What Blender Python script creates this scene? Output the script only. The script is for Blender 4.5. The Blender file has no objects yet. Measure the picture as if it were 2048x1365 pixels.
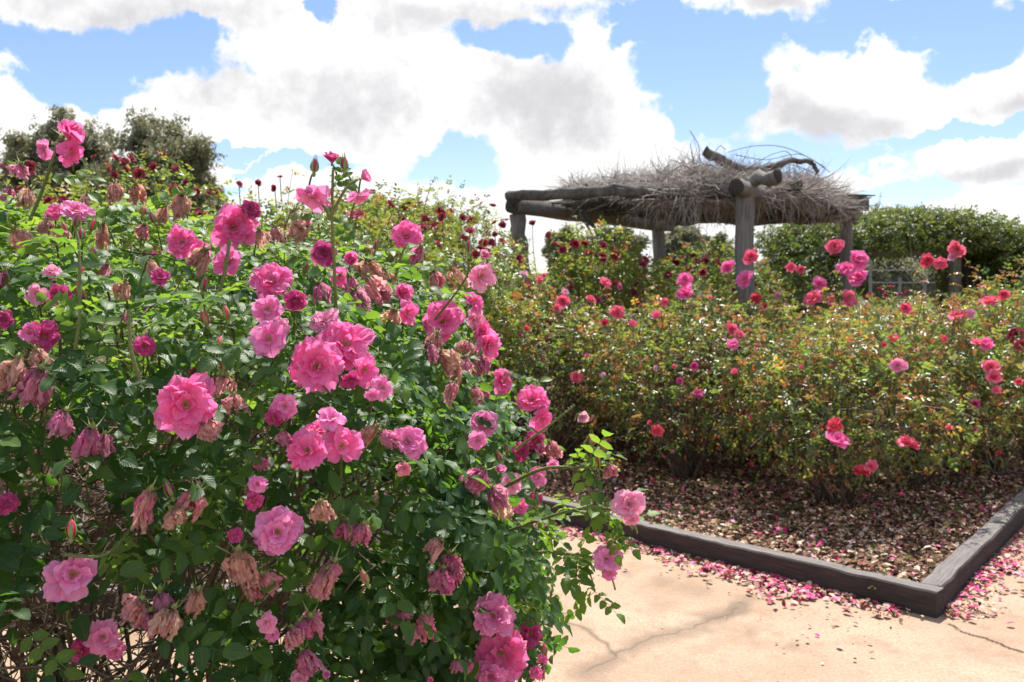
import bpy, math, numpy as np
from mathutils import Vector, Matrix, Quaternion
R_ = math.radians
rng = np.random.default_rng(11)
sc = bpy.context.scene
COL = sc.collection

# ------------------------------------------------------------ camera
FPX, HOR, CAMZ = 1800.0, 590.0, 1.6          # focal length in photo pixels, horizon row, eye height
PITCH = math.atan((682.5 - HOR) / FPX)
cam = bpy.data.cameras.new('camera'); camo = bpy.data.objects.new('camera', cam); COL.objects.link(camo)
cam.sensor_width = 36; cam.lens = 36 * FPX / 2048
cam.clip_start = 0.05; cam.clip_end = 2000
camo.location = (0, 0, CAMZ); camo.rotation_euler = (math.pi / 2 - PITCH, 0, 0)
cam.dof.use_dof = True; cam.dof.focus_distance = 1.65; cam.dof.aperture_fstop = 9.0
sc.camera = camo

def ray(px, py):
    """world direction of a photo pixel, scaled so that y = 1"""
    x = (px - 1024) / FPX; z = -(py - 682.5) / FPX
    c, s = math.cos(PITCH), math.sin(PITCH)
    y2 = c + z * s; z2 = -s + z * c
    return np.array([x / y2, 1.0, z2 / y2])
def P(px, py, Y):
    return np.array([0, 0, CAMZ]) + ray(px, py) * Y

# ------------------------------------------------------------ world, sun, exposure
SUN_AZ, SUN_EL = R_(14), R_(61)
SV = Vector((math.sin(SUN_AZ) * math.cos(SUN_EL), math.cos(SUN_AZ) * math.cos(SUN_EL), math.sin(SUN_EL)))
sl = bpy.data.lights.new('sun', 'SUN'); sl.energy = 4.6; sl.angle = R_(0.55); sl.color = (1, .95, .87)
so = bpy.data.objects.new('sun', sl); COL.objects.link(so); so.rotation_euler = SV.to_track_quat('Z', 'Y').to_euler()
sc.view_settings.view_transform = 'Standard'; sc.view_settings.look = 'None'
sc.view_settings.exposure = 0.95; sc.view_settings.gamma = 1

class NT:
    """terse node-tree writer"""
    def __init__(s, t): s.t = t; s.n = t.nodes; s.l = t.links
    def new(s, ty, **kw):
        n = s.n.new(ty)
        for k, v in kw.items(): setattr(n, k, v)
        return n
    def lk(s, a, b): s.l.new(a, b)
    def inp(s, sock, v):
        if isinstance(v, bpy.types.NodeSocket): s.l.new(v, sock)
        elif v is not None: sock.default_value = v
    def m(s, op, a, b=None, c=None, clamp=False):
        n = s.new('ShaderNodeMath', operation=op, use_clamp=clamp)
        s.inp(n.inputs[0], a); s.inp(n.inputs[1], b)
        if c is not None: s.inp(n.inputs[2], c)
        return n.outputs[0]
    def vm(s, op, a, b=None, out=0):
        n = s.new('ShaderNodeVectorMath', operation=op); s.inp(n.inputs[0], a); s.inp(n.inputs[1], b)
        return n.outputs[out]
    def noise(s, vec, scale, detail=4, rough=.55, out=0, dist=0):
        n = s.new('ShaderNodeTexNoise'); s.inp(n.inputs['Vector'], vec); n.inputs['Scale'].default_value = scale
        n.inputs['Detail'].default_value = detail; n.inputs['Roughness'].default_value = rough; n.inputs['Distortion'].default_value = dist
        return n.outputs[out]
    def mr(s, v, a, b, c=0., d=1., smooth=False):
        n = s.new('ShaderNodeMapRange'); s.inp(n.inputs[0], v)
        for i, x in enumerate((a, b, c, d)): n.inputs[i + 1].default_value = x
        if smooth: n.interpolation_type = 'SMOOTHSTEP'
        return n.outputs[0]
    def mix(s, f, a, b, mode='MIX'):
        n = s.new('ShaderNodeMix', data_type='RGBA', blend_type=mode)
        s.inp(n.inputs[0], f)
        for k, v in ((6, a), (7, b)):
            if isinstance(v, (tuple, list)): v = (*v[:3], 1)
            s.inp(n.inputs[k], v)
        return n.outputs[2]
    def ramp(s, f, stops, interp='LINEAR'):
        n = s.new('ShaderNodeValToRGB'); s.inp(n.inputs[0], f); cr = n.color_ramp; cr.interpolation = interp
        while len(cr.elements) < len(stops): cr.elements.new(.5)
        for e, (p, c) in zip(cr.elements, stops): e.position = p; e.color = (*c, 1)
        return n.outputs[0]

world = bpy.data.worlds.new('World'); sc.world = world; world.use_nodes = True
def build_world():
    N = NT(world.node_tree); N.n.clear()
    out = N.new('ShaderNodeOutputWorld')
    sky = N.new('ShaderNodeTexSky', sky_type='NISHITA', sun_disc=False, sun_elevation=SUN_EL, sun_rotation=SUN_AZ)
    sky.air_density = 1.0; sky.dust_density = .4; sky.ozone_density = 2.2
    bg = N.new('ShaderNodeBackground'); bg.inputs[1].default_value = 0.088
    hs = N.new('ShaderNodeHueSaturation'); hs.inputs['Saturation'].default_value = 1.12
    N.lk(sky.outputs[0], hs.inputs['Color']); N.lk(N.mix(1.0, hs.outputs[0], (1.0, .92, 1.0), 'MULTIPLY'), bg.inputs[0])
    tc = N.new('ShaderNodeTexCoord').outputs['Generated']
    sp = N.new('ShaderNodeSeparateXYZ'); N.lk(tc, sp.inputs[0])
    az = N.m('ARCTAN2', sp.outputs[0], sp.outputs[1]); el = N.m('ARCSINE', sp.outputs[2])
    cb = N.new('ShaderNodeCombineXYZ'); N.lk(az, cb.inputs[0]); N.lk(el, cb.inputs[1])
    wv = N.noise(tc, 7, 3, .5, out=1)
    p = N.vm('ADD', cb.outputs[0], N.vm('MULTIPLY', N.vm('SUBTRACT', wv, (.5, .5, .5)), (.13, .10, 0)))
    wv2 = N.noise(tc, 26, 5, .6, out=1)
    p = N.vm('ADD', p, N.vm('MULTIPLY', N.vm('SUBTRACT', wv2, (.5, .5, .5)), (.05, .045, 0)))
    def blob(px, py, rx, ry):
        d = ray(px, py); d = d / np.linalg.norm(d)
        c = (math.atan2(d[0], d[1]), math.asin(d[2]), 0)
        q = N.vm('MULTIPLY', N.vm('SUBTRACT', p, c), (FPX / rx, FPX / ry, 0))
        return N.m('SUBTRACT', 1.0, N.vm('LENGTH', q, out=1))
    def union(bl):
        a = blob(*bl[0])
        for b in bl[1:]: a = N.m('MAXIMUM', a, blob(*b))
        return a
    clouds = union([(-350, 140, 600, 560), (560, -20, 500, 120), (330, 300, 360, 190), (620, 170, 420, 190), (960, 230, 300, 190),
                    (1180, 170, 190, 150), (1180, 330, 260, 110), (700, 420, 800, 110), (1120, -50, 260, 75), (1530, -10, 140, 60), (860, 60, 240, 110),
                    (1590, 215, 190, 75), (1740, 165, 160, 110), (1880, 190, 130, 80), (2060, 190, 110, 85), (2010, 330, 200, 62), (1700, 385, 150, 45),
                    (1785, 322, 34, 16), (1400, 460, 500, 90), (2020, 430, 200, 40), (1980, 480, 400, 50), (1780, 5, 50, 12), (2060, 0, 50, 20)])
    blues = union([(225, 100, 175, 46), (160, 160, 100, 30), (360, 75, 80, 34), (110, 80, 50, 40), (635, 32, 36, 26), (1010, 88, 105, 34), (1330, 45, 120, 26), (1405, 150, 110, 72), (1450, 215, 60, 50), (1770, 60, 190, 34), (1960, 95, 90, 36), (1930, 272, 150, 16), (1300, 90, 70, 30), (905, 330, 90, 40),
                   (600, 318, 110, 14), (455, 285, 80, 10), (1395, 265, 50, 28), (1430, 90, 90, 40), (1620, 320, 150, 14), (430, 355, 60, 12), (1820, 395, 60, 22)])
    f = N.m('MINIMUM', clouds, N.m('MULTIPLY', blues, -1.0))
    n1 = N.noise(tc, 15, 10, .66)
    f = N.m('ADD', f, N.m('MULTIPLY', N.m('SUBTRACT', n1, .5), 1.05))
    # the rest of the sky, out of the photograph
    n2 = N.noise(tc, 3.2, 9, .6)
    far = N.mr(N.m('SUBTRACT', n2, .49), -.3, .3, -2, 2)
    outside = N.m('MAXIMUM', N.mr(N.m('ABSOLUTE', az), .62, .8), N.mr(el, .36, .5))
    f = N.m('ADD', N.m('MULTIPLY', f, N.m('SUBTRACT', 1., outside)), N.m('MULTIPLY', far, outside))
    f = N.m('ADD', f, N.m('MULTIPLY', N.m('SUBTRACT', N.noise(tc, 60, 6, .7), .5), .35))
    mask = N.mr(f, -.05, .30, 0, 1, True)
    # grey bases of the clouds
    grey = union([(590, 190, 260, 80), (1060, 205, 200, 95), (1640, 245, 230, 50), (300, 20, 300, 60), (850, 40, 260, 50), (1990, 360, 160, 30), (2040, 215, 90, 40), (1560, 10, 100, 22)])
    g = N.m('ADD', N.m('MULTIPLY', N.mr(grey, -.6, 1.0, 0, 1, True), .75), N.m('MULTIPLY', N.m('SUBTRACT', N.noise(tc, 9, 8, .65), .5), 1.5))
    g = N.m('ADD', g, N.m('MULTIPLY', N.m('SUBTRACT', N.noise(tc, 24, 8, .7), .5), 1.1))
    g = N.mr(g, 0.02, .95, 0, 1, True)
    col = N.mix(g, (1.0, 1.0, 1.0), (.63, .62, .64))
    bc = N.new('ShaderNodeBackground'); N.lk(col, bc.inputs[0]); bc.inputs[1].default_value = .60
    mx = N.new('ShaderNodeMixShader'); N.lk(mask, mx.inputs[0]); N.lk(bg.outputs[0], mx.inputs[1]); N.lk(bc.outputs[0], mx.inputs[2])
    N.lk(mx.outputs[0], out.inputs[0])
build_world()

# ------------------------------------------------------------ materials
def mat(name):
    m = bpy.data.materials.new(name); m.use_nodes = True; N = NT(m.node_tree); N.n.clear()
    o = N.new('ShaderNodeOutputMaterial'); return m, N, o
def pbsdf(N, col, rough=.6, spec=.5, normal=None):
    b = N.new('ShaderNodeBsdfPrincipled'); 
    if isinstance(col, (tuple, list)): b.inputs['Base Color'].default_value = (*col[:3], 1)
    else: N.lk(col, b.inputs['Base Color'])
    N.inp(b.inputs['Roughness'], rough); b.inputs['Specular IOR Level'].default_value = spec
    if normal is not None: N.lk(normal, b.inputs['Normal'])
    return b
def bump(N, h, strength=.4, dist=.01):
    b = N.new('ShaderNodeBump'); N.lk(h, b.inputs['Height']); b.inputs['Strength'].default_value = strength; b.inputs['Distance'].default_value = dist
    return b.outputs[0]
def attr(N, name, out=2):
    return N.new('ShaderNodeAttribute', attribute_name=name).outputs[out]
def gen(N): return N.new('ShaderNodeTexCoord').outputs['Object']

def leaf_mat(name, stops, tstops, trans=.4, rough=.33, spec=.5, veins=True):
    m, N, o = mat(name)
    r = attr(N, 'rnd'); uv = N.new('ShaderNodeUVMap').outputs[0]
    c = N.ramp(r, stops)
    c = N.mix(.35, c, N.mix(N.noise(gen(N), 9, 3), (.7, .7, .7), (1.25, 1.25, 1.25)), 'MULTIPLY') if False else c
    geo = N.new('ShaderNodeNewGeometry')
    sp = N.new('ShaderNodeSeparateXYZ'); N.lk(uv, sp.inputs[0])
    if veins:
        mid = N.mr(N.m('ABSOLUTE', sp.outputs[0]), .02, .12, 1, 0)
        side = N.m('SINE', N.m('MULTIPLY', N.m('SUBTRACT', sp.outputs[1], N.m('MULTIPLY', N.m('ABSOLUTE', sp.outputs[0]), .28)), 46.))
        c = N.mix(N.m('MULTIPLY', mid, .35), c, N.mix(.5, c, (.3, .42, .16)))
        nm = bump(N, N.m('ADD', N.m('MULTIPLY', side, .5), N.m('MULTIPLY', mid, -1.5)), .25, .0008)
    else: nm = None
    back = N.mix(.5, c, (.12, .19, .08))
    cc = N.mix(geo.outputs['Backfacing'], c, back)
    b = pbsdf(N, cc, rough, spec, nm)
    t = N.new('ShaderNodeBsdfTranslucent'); N.lk(N.ramp(r, tstops), t.inputs[0])
    mx = N.new('ShaderNodeMixShader'); mx.inputs[0].default_value = trans
    N.lk(b.outputs[0], mx.inputs[1]); N.lk(t.outputs[0], mx.inputs[2]); N.lk(mx.outputs[0], o.inputs[0])
    return m

def petal_mat(name, a, b, base=(.9, .75, .7), trans=.38, tcol=None, crumple=False, fleck=None):
    m, N, o = mat(name)
    uv = N.new('ShaderNodeUVMap').outputs[0]; sp = N.new('ShaderNodeSeparateXYZ'); N.lk(uv, sp.inputs[0])
    oi = N.new('ShaderNodeObjectInfo').outputs['Random']; r = attr(N, 'rnd'); tc = gen(N)
    ns = N.noise(tc, 28 if crumple else 14, 4)
    f = N.m('ADD', N.m('MULTIPLY', ns, .9), N.m('ADD', N.m('MULTIPLY', oi, .35), N.m('MULTIPLY', r, .3)))
    c = N.mix(N.mr(f, .35, 1.15), a, b)
    st = N.noise(N.vm('MULTIPLY', uv, (7, .8, 1)), 3.5, 3)
    c = N.mix(N.mr(st, .45, .75, 0, .35), c, N.mix(.5, c, (1, .75, .85)))
    if fleck:
        c = N.mix(N.mr(N.m('ADD', N.noise(tc, 34, 4), N.m('MULTIPLY', r, .35)), .55, .8, 0, .65), c, fleck)
    if not crumple: c = N.mix(N.mr(sp.outputs[1], .25, .8, .55, 0), c, (a[0] * .92, a[1] * .65, a[2] * .8))
    c = N.mix(N.mr(sp.outputs[1], .78, 1.0, 0, .3), c, N.mix(.5, c, (1, .85, .95)))
    c = N.mix(N.mr(sp.outputs[1], .04, .30, .85, 0), c, base)
    h = N.m('ADD', N.m('MULTIPLY', st, 1.0), N.m('MULTIPLY', N.noise(tc, 60 if crumple else 24, 3), 1.2))
    nm = bump(N, h, .55 if crumple else .3, .004)
    bs = pbsdf(N, c, .55 if not crumple else .48, .3, nm)
    t = N.new('ShaderNodeBsdfTranslucent')
    if tcol: N.lk(N.mix(.6, c, tcol), t.inputs[0])
    else: N.lk(c, t.inputs[0])
    N.lk(nm, t.inputs['Normal'])
    mx = N.new('ShaderNodeMixShader'); mx.inputs[0].default_value = trans
    N.lk(bs.outputs[0], mx.inputs[1]); N.lk(t.outputs[0], mx.inputs[2]); N.lk(mx.outputs[0], o.inputs[0])
    return m

def simple_mat(name, a, b, scale=20, rough=.8, spec=.3, bstr=.4, stretch=None, bd=.01):
    m, N, o = mat(name); tc = gen(N)
    v = N.vm('MULTIPLY', tc, stretch) if stretch else tc
    n = N.noise(v, scale, 6, .6); n2 = N.noise(tc, scale * .21, 3)
    c = N.mix(N.mr(N.m('ADD', N.m('MULTIPLY', n, .6), N.m('MULTIPLY', n2, .4)), .35, .65), a, b)
    N.lk(pbsdf(N, c, rough, spec, bump(N, n, bstr, bd)).outputs[0], o.inputs[0]); return m

M = {}
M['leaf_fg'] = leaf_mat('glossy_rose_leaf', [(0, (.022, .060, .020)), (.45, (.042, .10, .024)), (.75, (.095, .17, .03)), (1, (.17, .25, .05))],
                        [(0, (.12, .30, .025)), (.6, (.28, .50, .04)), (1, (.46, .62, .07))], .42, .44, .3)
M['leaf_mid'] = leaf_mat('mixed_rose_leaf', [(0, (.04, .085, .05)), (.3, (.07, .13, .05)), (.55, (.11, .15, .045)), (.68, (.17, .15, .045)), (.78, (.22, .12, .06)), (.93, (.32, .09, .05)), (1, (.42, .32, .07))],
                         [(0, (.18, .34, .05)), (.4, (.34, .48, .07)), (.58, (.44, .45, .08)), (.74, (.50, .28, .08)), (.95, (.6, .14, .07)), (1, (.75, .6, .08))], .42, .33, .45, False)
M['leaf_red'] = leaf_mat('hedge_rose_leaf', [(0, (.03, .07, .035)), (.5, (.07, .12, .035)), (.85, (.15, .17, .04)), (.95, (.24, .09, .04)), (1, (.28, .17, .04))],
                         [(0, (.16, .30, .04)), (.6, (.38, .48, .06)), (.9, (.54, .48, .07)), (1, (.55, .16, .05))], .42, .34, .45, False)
M['leaf_gum'] = leaf_mat('gum_leaf', [(0, (.12, .125, .09)), (.5, (.19, .185, .125)), (1, (.30, .26, .18))], [(0, (.32, .33, .18)), (1, (.48, .43, .24))], .3, .45, .4, False)
M['leaf_vine'] = leaf_mat('vine_leaf', [(0, (.03, .055, .02)), (.6, (.07, .095, .025)), (1, (.15, .14, .035))], [(0, (.12, .22, .03)), (1, (.36, .36, .05))], .32, .45, .35, False)
PK = dict(
    pink=petal_mat('pink_petal', (.96, .125, .44), (.98, .32, .63), trans=.46, tcol=(1, .22, .56)),
    lilac=petal_mat('lilac_petal', (.89, .18, .52), (.95, .44, .71), trans=.36),
    light=petal_mat('light_pink_petal', (.92, .30, .52), (.97, .52, .70), trans=.4),
    dark=petal_mat('magenta_petal', (.50, .025, .18), (.72, .07, .32), base=(.6, .2, .3), trans=.32),
    coral=petal_mat('coral_pink_petal', (.88, .10, .22), (.95, .26, .42), base=(.9, .3, .3), trans=.38, tcol=(1, .16, .28)),
    hot=petal_mat('coral_red_petal', (.80, .045, .10), (.9, .11, .2), base=(.9, .2, .2), trans=.36),
    pale=petal_mat('pale_pink_petal', (.85, .42, .55), (.92, .62, .72), trans=.4),
    red=petal_mat('crimson_petal', (.24, .004, .018), (.48, .012, .05), base=(.3, .01, .02), trans=.30),
    wmag=petal_mat('wilted_magenta_petal', (.82, .10, .40), (.96, .40, .66), base=(.6, .3, .3), trans=.55, crumple=True, fleck=(.92, .58, .52)),
    wpink=petal_mat('wilted_pink_petal', (.92, .24, .40), (.98, .54, .60), base=(.6, .4, .3), trans=.55, crumple=True, fleck=(.94, .66, .48)),
    wtan=petal_mat('wilted_tan_petal', (.92, .58, .38), (.97, .76, .56), base=(.6, .4, .2), trans=.55, crumple=True, fleck=(.86, .32, .38)))
M['sepal'] = simple_mat('sepal_green', (.16, .22, .06), (.30, .36, .11), 60, .5)
M['stamen'] = simple_mat('stamen_yellow', (.55, .36, .07), (.75, .6, .2), 200, .7)
M['cane'] = simple_mat('green_cane', (.10, .14, .04), (.20, .21, .07), 50, .6)
M['twig'] = simple_mat('dead_twig', (.05, .034, .025), (.19, .135, .10), 40, .6)
M['vinewood'] = simple_mat('dead_vine', (.20, .175, .16), (.52, .47, .43), 30, .8)
M['log'] = simple_mat('weathered_log', (.10, .092, .085), (.27, .25, .235), 9, .85, .2, .7, (6, 6, .6), .02)
M['logend'] = simple_mat('sawn_log_end', (.02, .018, .016), (.07, .06, .05), 30, .9)  # near-black: shade on the ends facing the camera is put into the colour
M['bark'] = simple_mat('rough_bark', (.055, .05, .045), (.19, .17, .155), 14, .9, .2, .9, None, .03)
M['trunk'] = simple_mat('gum_trunk', (.15, .13, .10), (.36, .32, .27), 3, .9)
M['metal'] = simple_mat('galvanised_post', (.14, .145, .145), (.22, .225, .22), 12, .5, .5, .1)
M['wire'] = simple_mat('rusty_wire', (.08, .06, .05), (.18, .13, .11), 30, .6)

# ------------------------------------------------------------ mesh helpers
def tag(o, label=None, cat=None, group=None, kind=None):
    if label: o['label'] = label
    if cat: o['category'] = cat
    if group: o['group'] = group
    if kind: o['kind'] = kind
    return o
def empty(name, loc):
    o = bpy.data.objects.new(name, None); o.location = loc; o.empty_display_size = .1; COL.objects.link(o); return o
def mesh(name, V, F, m, uv=None, rnd=None, smooth=True, extra=None):
    V = np.ascontiguousarray(V, np.float32); F = np.ascontiguousarray(F, np.int32)
    me = bpy.data.meshes.new(name); nf, k = F.shape
    me.vertices.add(len(V)); me.vertices.foreach_set('co', V.ravel())
    me.loops.add(nf * k); me.loops.foreach_set('vertex_index', F.ravel())
    me.polygons.add(nf); me.polygons.foreach_set('loop_start', np.arange(0, nf * k, k, dtype=np.int32))
    me.polygons.foreach_set('loop_total', np.full(nf, k, np.int32))
    me.polygons.foreach_set('use_smooth', np.full(nf, smooth, bool))
    me.update(calc_edges=True)
    if uv is not None:
        l = me.uv_layers.new(name='UVMap'); l.data.foreach_set('uv', np.ascontiguousarray(uv[F.ravel()], np.float32).ravel())
    for nm, a in ([('rnd', rnd)] if rnd is not None else []) + list((extra or {}).items()):
        at = me.attributes.new(nm, 'FLOAT', 'POINT'); at.data.foreach_set('value', np.ascontiguousarray(a, np.float32))
    me.materials.append(m)
    return me
def obj(name, me, parent=None, loc=None):
    o = bpy.data.objects.new(name, me); COL.objects.link(o)
    if parent is not None: o.parent = parent
    if loc is not None: o.location = loc
    return o
def build(name, pieces, m, parent=None, smooth=True, extra=None):
    """pieces: list of (V,F[,uv,rnd]); one mesh object, coordinates given in the world"""
    Vs, Fs, Us, Rs, off = [], [], [], [], 0
    for p in pieces:
        V, F = p[0], p[1]
        Vs.append(V); Fs.append(F + off); off += len(V)
        Us.append(p[2] if len(p) > 2 and p[2] is not None else np.zeros((len(V), 2)))
        Rs.append(p[3] if len(p) > 3 and p[3] is not None else np.zeros(len(V)))
    V = np.concatenate(Vs)
    if parent is not None: V = V - np.array(parent.matrix_basis.translation)
    return obj(name, mesh(name, V, np.concatenate(Fs), m, np.concatenate(Us), np.concatenate(Rs), smooth, extra), parent)
def nrmz(a): return a / np.maximum(np.linalg.norm(a, axis=-1, keepdims=True), 1e-9)
def frames(fwd, up):
    y = nrmz(fwd); x = nrmz(np.cross(y, up)); z = np.cross(x, y)
    return np.stack([x, y, z], axis=-1)                     # columns x,y,z
def place(T, pos, Mx, s, rnd):
    """stamp template T=(V,F,uv,dr) at N places"""
    V, F, uv, dr = T; n = len(V); N = len(pos)
    W = np.einsum('nij,kj->nki', Mx, V) * s[:, None, None] + pos[:, None, :]
    FF = (F[None] + (np.arange(N) * n)[:, None, None]).reshape(-1, F.shape[1])
    R = np.clip(rnd[:, None] + dr[None], 0, 1)
    return W.reshape(-1, 3), FF, np.tile(uv, (N, 1)), R.ravel()
def tubes(pts, rad, sides=4):
    """pts (N,K,3), rad (N,K) or (K,) -> open tubes"""
    pts = np.asarray(pts, float); N, K, _ = pts.shape
    rad = np.broadcast_to(rad, (N, K))
    t = nrmz(np.gradient(pts, axis=1)); ref = nrmz(rng.normal(size=(N, 1, 3)) + 1e-3)
    a = nrmz(np.cross(t, ref)); b = np.cross(t, a)
    an = np.arange(sides) * 2 * math.pi / sides
    V = pts[:, :, None] + rad[:, :, None, None] * (a[:, :, None] * np.cos(an)[None, None, :, None] + b[:, :, None] * np.sin(an)[None, None, :, None])
    i = np.arange(K - 1)[:, None] * sides; j = np.arange(sides)[None]; j2 = (j + 1) % sides
    f = np.stack([i + j, i + j2, i + sides + j2, i + sides + j], -1).reshape(-1, 4)
    F = (f[None] + (np.arange(N) * K * sides)[:, None, None]).reshape(-1, 4)
    return V.reshape(-1, 3), F
def bez(p0, p1, p2, K):
    t = np.linspace(0, 1, K)[None, :, None]
    return (1 - t) ** 2 * p0[:, None] + 2 * t * (1 - t) * p1[:, None] + t ** 2 * p2[:, None]
def grid_faces(nu, nv):
    i = np.arange(nv - 1)[:, None] * nu; j = np.arange(nu - 1)[None]
    return np.stack([i + j, i + j + 1, i + nu + j + 1, i + nu + j], -1).reshape(-1, 4)

# ---- leaf templates
def leaflet(L, W, segs=6, fold=.25, droop=.2, ser=.05, phase=0):
    v = np.linspace(0, 1, segs + 1); u = np.array([-1, 0, 1.])
    w = W * .5 * (np.sin(math.pi * np.clip(v, 0, 1) ** .82) ** .75) + .012
    w = w * (1 + ser * np.where(np.arange(segs + 1) % 2, 1, -1) * (v > .1) * (v < .95))
    V = np.zeros((segs + 1, 3, 3))
    V[:, :, 0] = w[:, None] * u[None]; V[:, :, 1] = L * v[:, None]
    V[:, :, 2] = fold * np.abs(V[:, :, 0]) - droop * L * (v ** 2)[:, None] + .03 * L * np.sin(v * 9 + phase)[:, None] * np.abs(u)[None]
    uv = np.stack(np.broadcast_arrays(u[None], v[:, None]), -1).reshape(-1, 2)
    return V.reshape(-1, 3), grid_faces(3, segs + 1), uv
def rotz(a): c, s = math.cos(a), math.sin(a); return np.array([[c, -s, 0], [s, c, 0], [0, 0, 1.]])
def rotx(a): c, s = math.cos(a), math.sin(a); return np.array([[1, 0, 0], [0, c, -s], [0, s, c.real]])
def roty(a): c, s = math.cos(a), math.sin(a); return np.array([[c, 0, s], [0, 1, 0], [-s, 0, c]])
def compound(pairs, L=1., W=.62, segs=6, seed=0, droop=.25, rach=True):
    r = np.random.default_rng(seed); Vs, Fs, U, D, off = [], [], [], [], 0
    tot = .55 + pairs * .72
    def rp(t): return np.array([.06 * math.sin(3 * t + seed), tot * t, .12 * t - droop * tot * t * t * .5])
    items = [(1., 0.)] + [(.5 / tot + (k * .72) / tot + r.uniform(-.03, .03), sg) for k in range(pairs) for sg in (-1, 1)]
    for t, sg in items:
        ln = L * (1.05 if sg == 0 else r.uniform(.8, 1.02)) * (.85 if t < .35 else 1)
        V, F, uv = leaflet(ln, W * ln, segs, r.uniform(.1, .45), r.uniform(.05, .4), .07, r.uniform(0, 6))
        Mx = rotz(-sg * r.uniform(.95, 1.3) + r.uniform(-.1, .1)) @ rotx(r.uniform(-.35, .2)) @ roty(r.uniform(-.35, .35))
        V = V @ Mx.T + rp(t)
        Vs.append(V); Fs.append(F + off); off += len(V); U.append(uv); D.append(np.full(len(V), r.uniform(-.06, .06)))
    if rach:
        pts = np.array([[rp(t) for t in np.linspace(-.05, 1, 4)]]); V, F = tubes(pts, .022, 3)
        Vs.append(V); Fs.append(F + off); U.append(np.full((len(V), 2), .5)); D.append(np.full(len(V), .25))
    return np.concatenate(Vs), np.concatenate(Fs), np.concatenate(U), np.concatenate(D)
def hexleaf():
    V = np.array([[0, 0, 0], [0, 1, -.15], [-.27, .3, .08], [-.22, .72, .0], [.27, .3, .08], [.22, .72, .0]])
    F = np.array([[0, 1, 3, 2], [0, 4, 5, 1]]); return V, F
def compound_lo(pairs, seed=0, W=1.):
    r = np.random.default_rng(seed); hv, hf = hexleaf(); hv = hv * [W, 1, 1]; Vs, Fs, D, off = [], [], [], 0
    tot = .5 + pairs * .7
    for t, sg in [(1., 0)] + [((.45 + k * .7) / tot, s) for k in range(pairs) for s in (-1, 1)]:
        ln = r.uniform(.75, 1.05)
        V = (hv * ln) @ (rotz(-sg * r.uniform(.9, 1.3)) @ rotx(r.uniform(-.5, .2)) @ roty(r.uniform(-.4, .4))).T + [0, tot * t, -.25 * t * t]
        Vs.append(V); Fs.append(hf + off); off += 6; D.append(np.full(6, r.uniform(-.05, .05)))
    V = np.concatenate(Vs); return V, np.concatenate(Fs), np.zeros((len(V), 2)), np.concatenate(D)
LT_FG = [compound(3, seed=i) for i in range(5)] + [compound(2, seed=9)]
LT_LO = [compound_lo(2, seed=i) for i in range(4)]
LT_GUM = []
for i in range(3):                                        # a spray of narrow hanging gum leaves
    r = np.random.default_rng(40 + i); hv, hf = hexleaf(); Vs, Fs = [], []
    for k in range(9):
        V = (hv * [.75, 1, 1]) @ (rotz(r.uniform(-1.6, 1.6)) @ rotx(r.uniform(-1.2, .6))).T + r.uniform(-.7, .7, 3)
        Vs.append(V); Fs.append(hf + 6 * k)
    V = np.concatenate(Vs); LT_GUM.append((V, np.concatenate(Fs), np.zeros((len(V), 2)), np.repeat(r.uniform(-.12, .12, 9), 6)))
def leaves(LT, pos, fwd, up, size, rnd):
    out = []; k = rng.integers(0, len(LT), len(pos)); Mx = frames(fwd, up)
    for i, T in enumerate(LT):
        s = k == i
        if s.any(): out.append(place(T, pos[s], Mx[s], size[s], rnd[s]))
    return out

# ---- lumpy super-ellipsoids, the bodies of the bushes
class Body:
    def __init__(s, C, R, p=2.4, amp=.10, seed=0, fq=1.0):
        s.C = np.array(C, float); s.R = np.array(R, float); s.p = p; s.amp = amp
        r = np.random.default_rng(seed); s.k = r.normal(size=(7, 3)) * np.array([2, 2.5, 3, 5, 6, 8, 10])[:, None] * fq; s.ph = r.uniform(0, 6.28, 7)
        s.w = np.array([1, .9, .8, .5, .45, .35, .3]) / 2.2
    def bump(s, d): return 1 + s.amp * (np.sin(d @ s.k.T + s.ph) @ s.w)
    def f(s, p):
        q = (p - s.C) / s.R; d = nrmz(p - s.C)
        return (np.abs(q) ** s.p).sum(-1) ** (1 / s.p) / s.bump(d)
    def surf(s, d, t=1.):
        k = s.bump(d) / ((np.abs(d / s.R) ** s.p).sum(-1) ** (1 / s.p))
        return s.C + d * (k * t)[..., None]
    def normal(s, p):
        q = (p - s.C) / s.R; return nrmz(np.sign(q) * np.abs(q) ** (s.p - 1) / s.R)
    def sample(s, n, a=.8, b=1.03, pw=.5):
        d = nrmz(rng.normal(size=(n, 3)) * s.R); t = a + (b - a) * rng.uniform(size=n) ** pw
        p = s.surf(d, t); return p, s.normal(p)
def hit(bodies, px, py):
    """where the line of sight first meets the bushes; if it misses, the nearest pass"""
    r = ray(px, py); best = None
    ys = np.linspace(.6, 16, 1540); pts = np.array([0, 0, CAMZ]) + ys[:, None] * r
    f = np.min([b.f(pts) for b in bodies], axis=0)
    i = np.argmax(f < 1) if (f < 1).any() else np.argmin(f)
    b = bodies[int(np.argmin([bb.f(pts[i:i + 1])[0] for bb in bodies]))]
    return pts[i], b.normal(pts[i:i + 1])[0]

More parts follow.
